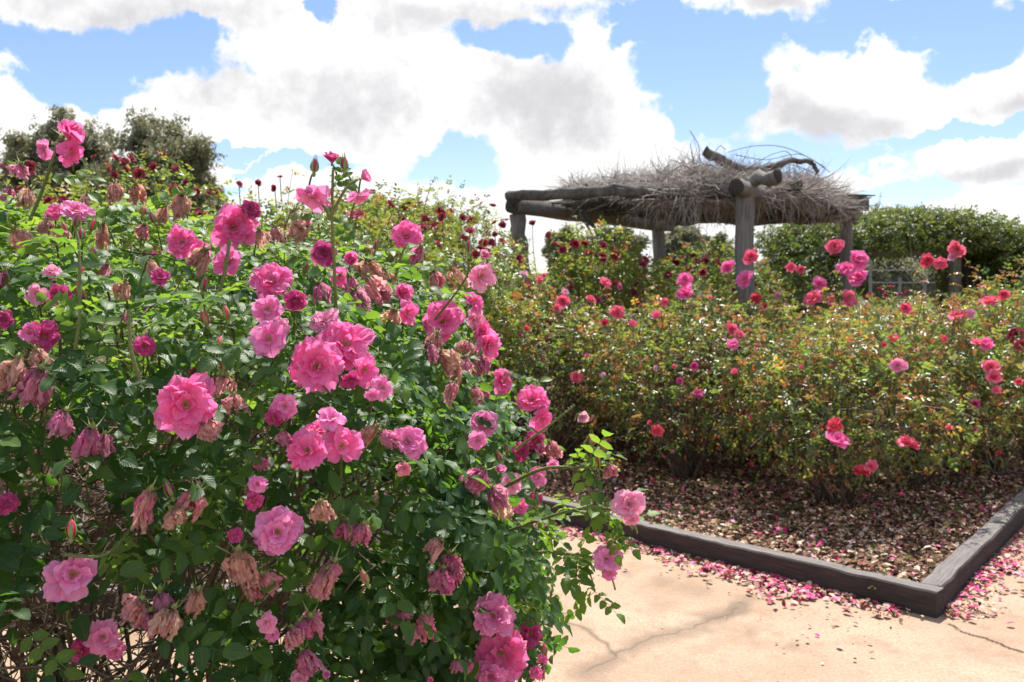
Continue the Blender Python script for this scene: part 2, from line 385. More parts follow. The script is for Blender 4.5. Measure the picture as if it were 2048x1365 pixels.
# ------------------------------------------------------------ flowers
def petal(L, W, a0, a1, r0=.04, cup=.3, ruf=.06, r=None, nu=6, nv=6, notch=.1):
    u = np.linspace(-1, 1, nu); v = np.linspace(0, 1, nv) ** .85
    ang = a0 + (a1 - a0) * v
    dr = np.gradient(v) * L
    rr = r0 + np.concatenate([[0], np.cumsum((np.cos(ang[1:]) * np.diff(v)) * L)])
    zz = np.concatenate([[0], np.cumsum((np.sin(ang[1:]) * np.diff(v)) * L)])
    w = W * (.10 + .9 * np.sin(math.pi * .5 * np.minimum(1, v * 1.35))) * np.sqrt(np.maximum(.12, 1 - (v * .97) ** 6))
    U, Vv = np.meshgrid(u, v)
    k1, k2, p1, p2 = r.uniform(2, 4.5), r.uniform(3, 6), r.uniform(0, 6), r.uniform(0, 6)
    X = w[:, None] * U
    back = (U ** 2) * (Vv ** 3) * .16 * L + notch * L * np.exp(-(U / .3) ** 2) * Vv ** 5
    Y = rr[:, None] - back * np.cos(ang)[:, None]
    Z = zz[:, None] - back * np.sin(ang)[:, None]
    off = cup * (U ** 2) * w[:, None] + ruf * L * Vv ** 1.5 * (np.sin(k1 * U + p1) + .6 * np.sin(k2 * U * 1.7 + p2 + 4 * Vv))
    Z = Z + off * np.cos(ang)[:, None]; Y = Y - off * np.sin(ang)[:, None]
    V = np.stack([X, Y, Z], -1).reshape(-1, 3)
    return V, grid_faces(nu, nv), np.stack([U * .5 + .5, Vv], -1).reshape(-1, 2)
def flower_geo(kind, seed, lo=False):
    r = np.random.default_rng(seed); Vs, Fs, U, Rn, off = [], [], [], [], 0
    nu, nv = (4, 4) if lo else (8, 7)
    D = math.radians
    nvar = seed % 8
    rings = dict(
        open=[(7, 1.0, .40, 18, -14, 0), (7, .92, .37, 30, -4, .02), (7, .78, .32, 42, 12, .03), (5, .60, .25, 54, 26, .04), (2, .42, .17, 66, 50, .04)],
        single=[(6, 1.0, .46, 22, -10, 0), (4, .86, .38, 36, 8, .02), (3, .5, .25, 60, 40, .03)],
        cup=[(5, 1.0, .48, 66, 38, 0), (6, .92, .42, 72, 48, .02), (5, .75, .34, 78, 62, .03), (5, .5, .28, 84, 75, .03)],
        droop=[(5, 1.0, .44, 30, -50, 0), (5, .95, .4, 45, -20, .02), (4, .7, .32, 60, 30, .03)],
        tea=[(5, 1.0, .56, 38, 0, 0), (5, .88, .5, 55, 18, .02), (6, .74, .42, 70, 40, .02), (5, .56, .34, 80, 66, .02), (4, .4, .24, 86, 92, .02)])[kind]
    sk, sa = r.uniform(0, .07), r.uniform(0, 6.28)      # lopsided: petals on one side longer and lower
    for n, L, W, a0, a1, lift in rings:
        ph = r.uniform(0, 6.28)
        for i in range(n):
            ll = L * r.uniform(.82, 1.08) * (1 + sk * math.cos(ph + 6.283 * i / n - sa))
            if kind != 'tea' and n > 4 and r.uniform() < .09: continue
            V, F, uv = petal(ll, W * r.uniform(.85, 1.12), D(a0 + r.uniform(-14, 14)), D(a1 + r.uniform(-28, 28)), .03, r.uniform(.05, .4), r.uniform(.05, .13), r, nu, nv, r.uniform(.02, .2))
            V = V @ (roty(r.uniform(-.25, .25))).T @ rotz(ph + 6.283 * i / n + r.uniform(-.18, .18)).T + [0, 0, lift]
            Vs.append(V); Fs.append(F + off); off += len(V); U.append(uv); Rn.append(np.full(len(V), r.uniform(0, 1)))
    return np.concatenate(Vs), np.concatenate(Fs), np.concatenate(U), np.concatenate(Rn)
def wilt_geo(seed):
    r = np.random.default_rng(100 + seed); Vs, Fs, U, Rn, off = [], [], [], [], 0
    for i in range([26, 14, 30, 20, 9, 24, 17][seed % 7]):
        nu, nv = 5, 10; v = np.linspace(0, 1, nv); u = np.linspace(-1, 1, nu); Uu, Vv = np.meshgrid(u, v)
        L = r.uniform(.75, 1.25); sp = r.uniform(.1, .5); W = r.uniform(.06, .17); a = r.uniform(0, 6.28)
        rad = .05 + sp * np.sin(np.minimum(1, Vv * 1.6) * math.pi * .5) + .10 * np.sin(Vv * 7 + a) * Vv
        Z = .10 - L * Vv ** 1.1 + .05 * np.sin(9 * Vv + a * 2)
        w = W * (.25 + np.sin(math.pi * np.clip(Vv * .85, 0, 1)))
        X = w * Uu * (1 - .3 * Vv); fold = .09 * np.sin(Uu * r.uniform(3, 6) + a + 7 * Vv) + .06 * np.sin(Uu * 5 + 15 * Vv)
        V = np.stack([X, rad + fold, Z + .04 * np.sin(8 * Uu + a)], -1).reshape(-1, 3) @ rotz(r.uniform(-.6, .6)).T @ rotz(a).T
        V += .035 * np.sin(V[:, [1, 2, 0]] * 21 + a)
        Vs.append(V); Fs.append(grid_faces(nu, nv) + off); off += len(V); U.append(np.stack([Uu * .5 + .5, Vv], -1).reshape(-1, 2)); Rn.append(np.full(len(V), r.uniform()))
    return np.concatenate(Vs), np.concatenate(Fs), np.concatenate(U), np.concatenate(Rn)
def spikes(n, base_r, L, up, seed, w=.05):
    """slender sepals: n blades leaving the origin"""
    r = np.random.default_rng(seed); Vs, Fs, off = [], [], 0
    for i in range(n):
        a = 6.283 * i / n + r.uniform(-.3, .3); l = L * r.uniform(.7, 1.2)
        t = np.linspace(0, 1, 5); rr = base_r + l * np.cos(up) * t ** .8; z = l * math.sin(up) * t + .25 * l * (t ** 2) * r.uniform(-.6, 1)
        ww = w * np.array([1, 1.1, .7, .35, .12])
        c = np.stack([np.zeros(5), rr, z], -1)
        V = np.stack([c - [1, 0, 0] * ww[:, None], c + [1, 0, 0] * ww[:, None]], 1).reshape(-1, 3) @ rotz(a).T
        Vs.append(V); Fs.append(grid_faces(2, 5) + off); off += 10
    return np.concatenate(Vs), np.concatenate(Fs)
def lathe(prof, n=10):
    prof = np.array(prof); a = np.arange(n) * 6.2832 / n
    V = np.stack([prof[:, None, 0] * np.cos(a), prof[:, None, 0] * np.sin(a), np.broadcast_to(prof[:, None, 1], (len(prof), n))], -1).reshape(-1, 3)
    i = np.arange(len(prof) - 1)[:, None] * n; j = np.arange(n)[None]; j2 = (j + 1) % n
    return V, np.stack([i + j, i + j2, i + n + j2, i + n + j], -1).reshape(-1, 4)
def cat(parts):
    Vs, Fs, off = [], [], 0
    for V, F in parts: Vs.append(V); Fs.append(F + off); off += len(V)
    return np.concatenate(Vs), np.concatenate(Fs)
def stamens_geo(seed):
    r = np.random.default_rng(seed); n = 34; a = r.uniform(0, 6.28, n); t = r.uniform(.15, .95, n)
    tip = np.stack([np.cos(a) * t * .24, np.sin(a) * t * .24, .10 + .12 * (1 - t) + r.uniform(0, .04, n)], -1)
    p0 = np.tile([0, 0, .02], (n, 1)); fil = tubes(bez(p0, tip * [.5, .5, 1.1], tip, 3), .006, 3)
    an = tubes(np.stack([tip - [0, 0, .022], tip, tip + [0, 0, .022]], 1), np.array([.006, .02, .006]), 5)
    return cat([fil, an])
_mc = {}
def cached(key, fn):
    if key not in _mc: _mc[key] = fn()
    return _mc[key]
def flower_mesh(kind, col, var, lo):
    def mk():
        V, F, uv, rn = flower_geo(kind, hash((kind == 'open', kind == 'cup', kind == 'tea', var)) % 9999 + var, lo)
        return mesh('flower', V, F, PK[col], uv, rn)
    return cached(('f', kind, col, var, lo), mk)
def sub(name, me, parent):
    o = bpy.data.objects.new(name, me); COL.objects.link(o); o.parent = parent; return o
def add_flower(bush, pos, face, radius, kind='open', col='pink', lo=False, detail=True, name='flower', label=None):
    var = int(rng.integers(0, 3 if lo else 9))
    o = bpy.data.objects.new(name, flower_mesh(kind, col, var, lo)); COL.objects.link(o); o.parent = bush
    if label: o['label'] = label
    f = Vector(face).normalized(); q = f.to_track_quat('Z', 'Y') @ Quaternion((0, 0, 1), float(rng.uniform(0, 6.28)))
    o.rotation_mode = 'QUATERNION'; o.rotation_quaternion = q
    s = radius / (.97 if not lo else .95); o.scale = (s, s, s * float(rng.uniform(.85, 1.1)))
    o.location = Vector(pos) - bush.location
    if detail:
        if kind in ('open', 'single', 'droop'):
            sub('stamens', cached(('st', var), lambda: mesh('stamens', *stamens_geo(var), M['stamen'])), o)
        def sep():
            V, F = spikes(5, .08, .5, R_(-5), var, .05); V2, F2 = lathe([(.02, -.24), (.1, -.17), (.11, -.08), (.07, .0), (.02, .02)], 8)
            V, F = cat([(V - [0, 0, .04], F), (V2, F2)]); return mesh('sepals', V, F, M['sepal'])
        sub('sepals', cached(('se', var), sep), o)
    return o
def add_wilted(bush, pos, size, col, detail=True, label=None):
    var = int(rng.integers(0, 14))
    def mk():
        V, F, uv, rn = wilt_geo(var); return mesh('wilted_flower', V, F, PK[col], uv, rn)
    o = bpy.data.objects.new('wilted_flower', cached(('w', col, var), mk)); COL.objects.link(o); o.parent = bush
    if label: o['label'] = label
    q = Quaternion((1, 0, 0), float(rng.normal(0, .3))) @ Quaternion((0, 1, 0), float(rng.normal(0, .35))) @ Quaternion((0, 0, 1), float(rng.uniform(0, 6.28)))
    o.rotation_mode = 'QUATERNION'; o.rotation_quaternion = q
    s = size; o.scale = (s * float(rng.uniform(.75, 1.15)), s * float(rng.uniform(.75, 1.15)), s * float(rng.uniform(.7, 1.25))); o.location = Vector(pos) + Vector((0, 0, size * .45)) - bush.location
    if detail:
        def sep():
            V, F = spikes(5, .05, .62, R_(38), var, .045); V2, F2 = lathe([(.02, .34), (.05, .3), (.12, .22), (.12, .12), (.08, .05)], 8)
            return mesh('sepals', *cat([(V + [0, 0, .1], F), (V2, F2)]), M['sepal'])
        sub('sepals', cached(('ws', var), sep), o)
    return o
def add_bud(bush, pos, L, axis=(0, 0, 1), col='coral'):
    def mk():
        V, F = lathe([(.01, 0), (.17, .12), (.26, .35), (.24, .6), (.14, .85), (.02, 1.0)], 10)
        ang = V[:, 2] * 2.5; c, s = np.cos(ang), np.sin(ang); V = np.stack([V[:, 0] * c - V[:, 1] * s, V[:, 0] * s + V[:, 1] * c * .9, V[:, 2]], -1)
        return mesh('bud', V, F, PK[col], np.full((len(V), 2), .5), np.zeros(len(V)))
    o = bpy.data.objects.new('bud', cached(('b', col), mk)); COL.objects.link(o); o.parent = bush
    ax = Vector(axis).normalized(); o.rotation_mode = 'QUATERNION'; o.rotation_quaternion = ax.to_track_quat('Z', 'Y') @ Quaternion((0, 0, 1), float(rng.uniform(0, 6)))
    o.scale = (L, L, L); o.location = Vector(pos) - bush.location
    def sep():
        ps = []
        for i in range(5):
            t = np.linspace(0, 1, 6); rr = np.array([.05, .25, .30, .27, .18, .10]); z = np.array([-.02, .14, .36, .62, .9, 1.25]); w = np.array([.06, .12, .11, .07, .03, .01])
            c = np.stack([np.zeros(6), rr, z], -1); V = np.stack([c - [1, 0, 0] * w[:, None], c + [1, 0, 0] * w[:, None]], 1).reshape(-1, 3)
            ps.append((V @ rotz(i * 1.2566).T, grid_faces(2, 6)))
        ps.append(lathe([(.02, -.35), (.11, -.28), (.15, -.15), (.10, .0), (.06, .04)], 8)); return mesh('sepals', *cat(ps), M['sepal'])
    sub('sepals', cached(('bs',), sep), o)
    return o

# ------------------------------------------------------------ ground, path, beds
def path_mat():
    m, N, o = mat('path_concrete'); tc = gen(N)
    n1 = N.noise(tc, 1.3, 6, .6); n2 = N.noise(tc, 9, 6, .65); n3 = N.noise(tc, 75, 5, .7)
    n4 = N.noise(N.vm('MULTIPLY', tc, (2.5, 14, 1)), 3, 5, .6)
    c = N.mix(N.mr(n1, .35, .65), (.37, .26, .18), (.47, .355, .26))
    c = N.mix(N.mr(n2, .55, .75, 0, .6), c, (.28, .165, .10))
    c = N.mix(N.mr(n4, .6, .8, 0, .4), c, (.25, .15, .095))
    c = N.mix(N.mr(N.noise(tc, 34, 4, .7), .62, .70, 0, .55), c, (.2, .11, .07))
    c = N.mix(N.mr(n3, .28, .6, .75, 0), c, (.21, .13, .09)); c = N.mix(N.mr(N.noise(tc, 3.1, 7, .7), .5, .68, 0, .6), c, (.25, .16, .11))
    c = N.mix(N.mr(attr(N, 'crack'), .0, 1, 0, .8), c, (.16, .12, .09))
    c = N.mix(N.mr(attr(N, 'dark'), .0, 1, 0, 1), c, (.05, .035, .025))
    h = N.m('ADD', N.m('MULTIPLY', n3, .25), N.m('SUBTRACT', n2, N.m('MULTIPLY', attr(N, 'dark'), 2)))
    N.lk(pbsdf(N, c, .9, .2, bump(N, h, .8, .01)).outputs[0], o.inputs[0]); return m
def ground_mat(name, a, b, c3):
    m, N, o = mat(name); tc = gen(N)
    n = N.noise(tc, .35, 6, .6); n2 = N.noise(tc, 6, 5, .7); n3 = N.noise(tc, 70, 4, .7)
    c = N.mix(N.mr(n, .35, .65), a, b); c = N.mix(N.mr(n2, .45, .7), c, c3)
    c = N.mix(N.mr(n3, .3, .7, .5, 0), c, (.02, .015, .01))
    N.lk(pbsdf(N, c, .95, .1, bump(N, n3, .8, .02)).outputs[0], o.inputs[0]); return m
def sheet(name, x0, x1, y0, y1, nx, ny, z, m, label=None, fz=None, extra=None):
    xs, ys = np.linspace(x0, x1, nx), np.linspace(y0, y1, ny); X, Y = np.meshgrid(xs, ys)
    Z = np.full_like(X, z) if fz is None else fz(X, Y)
    V = np.stack([X, Y, Z], -1).reshape(-1, 3)
    ex = extra(X.ravel(), Y.ravel()) if extra else None
    o = obj(name, mesh(name, V, grid_faces(nx, ny), m, extra=ex)); tag(o, label, kind='structure'); return o
def snoise(x, y, s, seed=0):
    r = np.random.default_rng(seed); k = r.normal(size=(8, 2)) * s; p = r.uniform(0, 6.28, 8)
    return sum(np.sin(k[i, 0] * x + k[i, 1] * y + p[i]) for i in range(8)) / 4
sheet('ground', -400, 400, -60, 700, 60, 60, -.03, ground_mat('dry_ground', (.16, .12, .07), (.22, .18, .10), (.10, .11, .05)), 'dry brown and green ground far behind the rose beds')
def G(px, py): d = ray(px, py); t = CAMZ / -d[2]; return np.array([d[0] * t, t])
def polydist(x, y, pts):
    d = np.full_like(x, 9.)
    for a, b in zip(pts[:-1], pts[1:]):
        ab = b - a; t = np.clip(((x - a[0]) * ab[0] + (y - a[1]) * ab[1]) / (ab @ ab), 0, 1)
        d = np.minimum(d, np.hypot(x - a[0] - t * ab[0], y - a[1] - t * ab[1]))
    return d
def path_extra(x, y):
    wx = x + .035 * snoise(x, y, 9, 3) + .012 * snoise(x, y, 30, 4); wy = y + .05 * snoise(x, y, 9, 5) + .015 * snoise(x, y, 30, 6)
    c1 = polydist(wx, wy, [G(1180, 1355), G(1215, 1330), G(1240, 1300), G(1300, 1280), G(1400, 1255), G(1480, 1215)])
    c2 = polydist(wx, wy, [G(1085, 1235), G(1140, 1250), G(1200, 1275), G(1238, 1300)])
    c3 = polydist(wx, wy, [G(1900, 1255), G(1960, 1280), G(2060, 1312), G(2200, 1370)])
    c4 = polydist(wx, wy, [G(1395, 1235), G(1480, 1215), G(1500, 1200)])
    w = .5 + .5 * snoise(x, y, 6, 8)
    crack = np.clip(1.3 - c1 / (.038 + .05 * np.clip(w, 0, 1)), 0, 1) * .75 + np.clip(1.3 - c2 / .02, 0, 1) * .7 + np.clip(1.2 - c4 / (.07 + .03 * w), 0, 1) * .6
    for (gx, gy, r1) in [(1120, 1240, .07), (1560, 1170, .0), (1390, 1180, .09), (1330, 1165, .07), (1250, 1150, .05), (1500, 1265, .04), (1590, 1285, .04)]:
        g = G(gx, gy)
        if r1: crack += .5 * np.clip(1.4 - np.hypot(wx - g[0], (wy - g[1]) * .8) / r1, 0, 1)
    dark = np.clip(1.4 - c3 / .008, 0, 1) + .28 * np.clip(1.3 - np.minimum(c1, c2) / .007, 0, 1)
    return {'crack': np.clip(crack, 0, 1), 'dark': np.clip(dark, 0, 1)}
pm = path_mat()
sheet('path', -.2, 3.4, 2.9, 5.6, 340, 260, .0, pm, 'sunlit beige concrete path with fine cracks', extra=path_extra)
z0 = lambda x, y: {'crack': np.zeros_like(x), 'dark': np.zeros_like(x)}
def ring_path():
    ps = []
    for (x0, x1, y0, y1) in [(-9, -.2, -4, 16), (3.4, 9, -4, 16), (-.2, 3.4, -4, 2.9), (-.2, 3.4, 5.6, 16)]:
        xs, ys = np.linspace(x0, x1, 12), np.linspace(y0, y1, 12); X, Y = np.meshgrid(xs, ys); ps.append((np.stack([X, Y, 0 * X], -1).reshape(-1, 3), grid_faces(12, 12)))
    V, F = cat(ps); o = obj('path', mesh('path', V, F, pm, extra=z0(V[:, 0], V[:, 1]))); tag(o, 'beige path running on between and behind the rose beds', kind='structure')
ring_path()

K = G(1872, 1238); DL = nrmz(G(1180, 1066) - K); DR = nrmz(G(2048, 1050) - K)
IL = np.array([-DL[1], DL[0]]); IL = IL if IL[1] > 0 else -IL
IR = np.array([-DR[1], DR[0]]); IR = IR if IR[0] < 0 else -IR
def mulch_mat():
    m, N, o = mat('mulch_soil'); tc = gen(N); n = N.noise(tc, 25, 6, .7); n2 = N.noise(tc, 3, 4)
    c = N.mix(N.mr(n, .35, .65), (.05, .03, .02), (.16, .10, .065)); c = N.mix(N.mr(n2, .5, .7, 0, .5), c, (.14, .09, .065))
    N.lk(pbsdf(N, c, .95, .1, bump(N, n, 1, .03)).outputs[0], o.inputs[0]); return m
MM = mulch_mat()
def bed(label, corners, z=.07):
    """soil sheet between four corners (bilinear)"""
    n = 60; s = np.linspace(0, 1, n); S, T = np.meshgrid(s, s); c = [np.array(q, float) for q in corners]
    XY = (1 - S)[..., None] * (1 - T)[..., None] * c[0] + S[..., None] * (1 - T)[..., None] * c[1] + S[..., None] * T[..., None] * c[2] + (1 - S)[..., None] * T[..., None] * c[3]
    X, Y = XY[..., 0], XY[..., 1]; edge = np.minimum(np.minimum(S, 1 - S), np.minimum(T, 1 - T))
    Z = z + np.minimum(1, edge * 12) * .05 * (1 + snoise(X, Y, 2.2, 1)) * .5
    o = obj('garden_bed', mesh('garden_bed', np.stack([X, Y, Z], -1).reshape(-1, 3), grid_faces(n, n), MM)); tag(o, label, kind='structure')
    return c
BEDP = bed('mulched soil of the pink rose bed inside the sleeper edging', [K + (IL + IR) * .07, K + DR * 9 + IR * .08, K + DR * 9 + DL * 7.5, K + DL * 7.5 + IL * .08])
BEDL = bed('mulched soil of the crimson rose bed on the left', [(-7.5, 4.45), (-1.1, 4.45), (-1.4, 12), (-7.5, 12)])
BEDF = bed('mulched soil beneath the large pink rose bush', [(-3.6, 1.2), (-.5, 1.2), (-.5, 3.3), (-3.6, 3.3)], .05)

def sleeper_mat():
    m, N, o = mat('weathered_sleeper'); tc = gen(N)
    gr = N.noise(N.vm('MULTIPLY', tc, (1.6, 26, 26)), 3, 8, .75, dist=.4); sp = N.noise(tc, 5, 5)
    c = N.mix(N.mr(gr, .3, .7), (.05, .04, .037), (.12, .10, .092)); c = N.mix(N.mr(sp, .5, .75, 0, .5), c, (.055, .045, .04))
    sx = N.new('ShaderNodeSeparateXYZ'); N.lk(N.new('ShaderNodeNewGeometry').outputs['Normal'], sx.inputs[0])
    c = N.mix(N.mr(sx.outputs[2], .6, .95, 0, .8), c, N.mix(N.mr(gr, .3, .7), (.20, .18, .17), (.42, .39, .37)))   # bleached top; its lit tone against shaded sides is painted in too
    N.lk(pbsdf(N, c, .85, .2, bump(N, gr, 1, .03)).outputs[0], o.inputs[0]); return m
SM = sleeper_mat()
def sleeper(a, d, L, inw, label, w=.105, h=.135, seed=0):
    """a: outer ground corner, d: direction, inw: inward normal"""
    r = np.random.default_rng(seed); n = 60; xs = np.linspace(0, L, n); m_ = 5
    prof = []
    for (u, v) in [(0, 0), (0, .35), (0, .7), (0, .93), (.07, 1), (.35, 1), (.65, 1), (.93, 1), (1, .93), (1, .5), (1, 0)]: prof.append((u * w, v * h))
    prof = np.array(prof); k = len(prof)
    X = np.repeat(xs, k); Pf = np.tile(prof, (n, 1))
    Yv = Pf[:, 0] + .004 * snoise(X * 5, Pf[:, 1] * 30, 1.5, seed) ; Zv = Pf[:, 1] + (0.002 * snoise(X * 4, Pf[:, 0] * 30, 1.5, seed + 1) - .005 * (np.abs(snoise(X * 14, X * 0, 1, seed + 2)))) * (Pf[:, 1] > .5 * h)
    V = np.stack([X, Yv, Zv], -1); i = np.arange(n - 1)[:, None] * k; j = np.arange(k - 1)[None]
    F = np.stack([i + j, i + k + j, i + k + j + 1, i + j + 1], -1).reshape(-1, 4)
    # end caps as strips
    caps = []
    for e in (0, n - 1):
        b = e * k
        for q in range(4): caps.append([b + q, b + q + 1, b + k - 2 - q, b + k - 1 - q])
    F = np.concatenate([F, np.array(caps)])
    me = mesh('garden_sleeper', V, F, SM, smooth=False); o = obj('garden_sleeper', me)
    flip = (d[0] * inw[1] - d[1] * inw[0]) < 0
    o.matrix_world = Matrix(((d[0], inw[0], 0, a[0]), (d[1], inw[1], 0, a[1]), (0, 0, 1, 0), (0, 0, 0, 1)))
    if flip:
        me.flip_normals()
    tag(o, label, 'sleeper', 'timber sleepers edging the rose beds')
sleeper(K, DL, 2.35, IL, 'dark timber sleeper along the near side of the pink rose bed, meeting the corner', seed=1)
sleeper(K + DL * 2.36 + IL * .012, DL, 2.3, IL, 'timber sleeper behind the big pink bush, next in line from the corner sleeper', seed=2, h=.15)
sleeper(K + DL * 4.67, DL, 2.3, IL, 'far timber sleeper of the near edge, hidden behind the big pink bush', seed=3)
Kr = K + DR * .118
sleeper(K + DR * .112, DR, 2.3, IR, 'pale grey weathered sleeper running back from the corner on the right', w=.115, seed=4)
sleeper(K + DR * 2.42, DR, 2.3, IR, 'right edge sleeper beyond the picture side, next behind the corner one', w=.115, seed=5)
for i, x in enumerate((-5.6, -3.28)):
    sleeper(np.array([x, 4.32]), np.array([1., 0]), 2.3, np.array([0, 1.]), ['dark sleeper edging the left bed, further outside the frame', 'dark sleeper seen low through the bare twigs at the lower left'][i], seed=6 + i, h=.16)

# ---- litter: mulch chips, fallen petals, weeds
def chip_mat(name, stops, rough=.8, trans=0):
    m, N, o = mat(name); c = N.ramp(attr(N, 'rnd'), stops); b = pbsdf(N, c, rough, .25)
    N.lk(b.outputs[0], o.inputs[0]); return m
CH = chip_mat('mulch_chips', [(0, (.045, .024, .016)), (.3, (.15, .075, .045)), (.62, (.32, .185, .115)), (.88, (.54, .38, .27)), (1, (.64, .56, .48))])
PC = chip_mat('fallen_petals', [(0, (.26, .01, .05)), (.2, (.55, .03, .15)), (.38, (.75, .15, .38)), (.46, (.8, .42, .52)), (.54, (.42, .22, .14)), (.8, (.62, .44, .32)), (.93, (.45, .30, .22)), (1, (.12, .03, .04))], .6)
def litter(name, xy, z, size, m, label, cat_, rnd=None, tilt=.5, asp=.6, kind='stuff', curl=.15):
    n = len(xy); pos = np.concatenate([xy, (z + rng.uniform(.002, .02, n))[:, None]], 1)
    V = np.array([[-.5, 0, 0], [-.25, .5, 1.], [.25, .5, 1.], [.5, 0, 0], [.25, -.5, .8], [-.25, -.5, .8]]) * [1, asp, curl]
    T = (V, np.array([[0, 1, 2, 3], [0, 3, 4, 5]]), np.zeros((6, 2)), np.zeros(6))
    up = nrmz(np.array([0, 0, 1.]) + rng.normal(size=(n, 3)) * tilt); fw = rng.normal(size=(n, 3)) * [1, 1, .1]
    o = build(name, [place(T, pos, frames(fw, up), size, rng.uniform(size=n) if rnd is None else rnd)], m, smooth=False)
    tag(o, label, cat_, kind=kind)
def bedpts(c, n, sx=1., sy=1., powr=1):
    s = rng.uniform(size=n) ** powr * sx; t = rng.uniform(size=n) ** powr * sy
    return ((1 - s) * (1 - t))[:, None] * c[0] + (s * (1 - t))[:, None] * c[1] + (s * t)[:, None] * c[2] + ((1 - s) * t)[:, None] * c[3]
pts = bedpts(BEDP, 62000, .60, .60, 1.15)
litter('mulch_chips', pts, np.full(len(pts), .095), (.010 + .045 * rng.uniform(size=len(pts)) ** 2.2), CH, 'brown bark chips and dry leaves covering the pink rose bed', 'mulch')
pts = bedpts(BEDL, 9000); litter('mulch_chips', pts, np.full(len(pts), .1), rng.uniform(.02, .06, len(pts)), CH, 'brown bark chips on the left bed behind the twigs', 'mulch')
pts = bedpts(BEDP, 1000, .6, .6); litter('fallen_petals', pts, np.full(len(pts), .115), rng.uniform(.02, .045, len(pts)), PC, 'scattered pink petals on the mulch of the bed', 'fallen petals', rnd=rng.uniform(0, .5, len(pts)))
def along(n, a, d, outw, L0, L1, wid, cl):
    t = rng.uniform(L0, L1, n); clump = .5 + .5 * np.sin(t * cl + 1) * np.sin(t * cl * 2.3); keep = rng.uniform(size=n) < (.25 + .75 * clump); t = t[keep]
    o = np.abs(rng.normal(0, wid, len(t))) * (.5 + .8 * (.5 + .5 * np.sin(t * cl + 1))) + .01
    return a + t[:, None] * d + o[:, None] * outw
pts = np.concatenate([along(1100, K, DL, -IL, .15, 2.7, .10, 5.2), along(750, K, DL, -IL, .55, 1.25, .17, 3), along(1200, K, DR, -IR, .6, 3.4, .22, 4), along(220, K, DR, -IR, .05, 1.2, .07, 4), along(60, K, DL, -IL, .0, 2.6, .5, 3)])
litter('fallen_petals', pts, np.full(len(pts), .004), rng.uniform(.02, .05, len(pts)), PC, 'pink and red rose petals drifted on the path against the sleepers', 'fallen petals', tilt=.35)
pts = np.concatenate([along(900, K, DL, -IL, .1, 2.8, .05, 6), along(700, K, DR, -IR, .1, 3.2, .09, 4), along(150, K, DL, -IL, 0, 2.6, .35, 2)])
litter('mulch_chips', pts, np.full(len(pts), .002), rng.uniform(.01, .03, len(pts)), CH, 'bark chips and dry leaves fallen on the path beside the sleepers', 'mulch')

# ------------------------------------------------------------ stems in general
def arc_stem(p0, p2, sag=.2, K_=6, r0=.004, r1=.0025):
    p0 = np.asarray(p0, float); p2 = np.asarray(p2, float)
    mid = (p0 + p2) / 2 + np.array([0, 0, sag]) * np.linalg.norm(p2 - p0)
    return bez(p0[None], mid[None], p2[None], K_)
def stems_piece(items, K_=6, sides=5):
    P_ = np.concatenate([i[0] for i in items]); Rr = np.array([np.linspace(i[1], i[2], K_) for i in items]); return tubes(P_, Rr, sides)
def thorns(path, n, L=.008, w=.0012):
    K_ = path.shape[0]; t = rng.uniform(0, K_ - 1.001, n); i = t.astype(int); f = (t - i)[:, None]
    p = path[i] * (1 - f) + path[i + 1] * f; d = nrmz(path[i + 1] - path[i]); o = nrmz(np.cross(d, rng.normal(size=(n, 3))))
    tip = p + (o - .25 * d) * (L * rng.uniform(.6, 1.2, n))[:, None]
    return tubes(np.stack([p, (p + tip) / 2, tip], 1), np.array([w, w * .6, .0001]), 3)

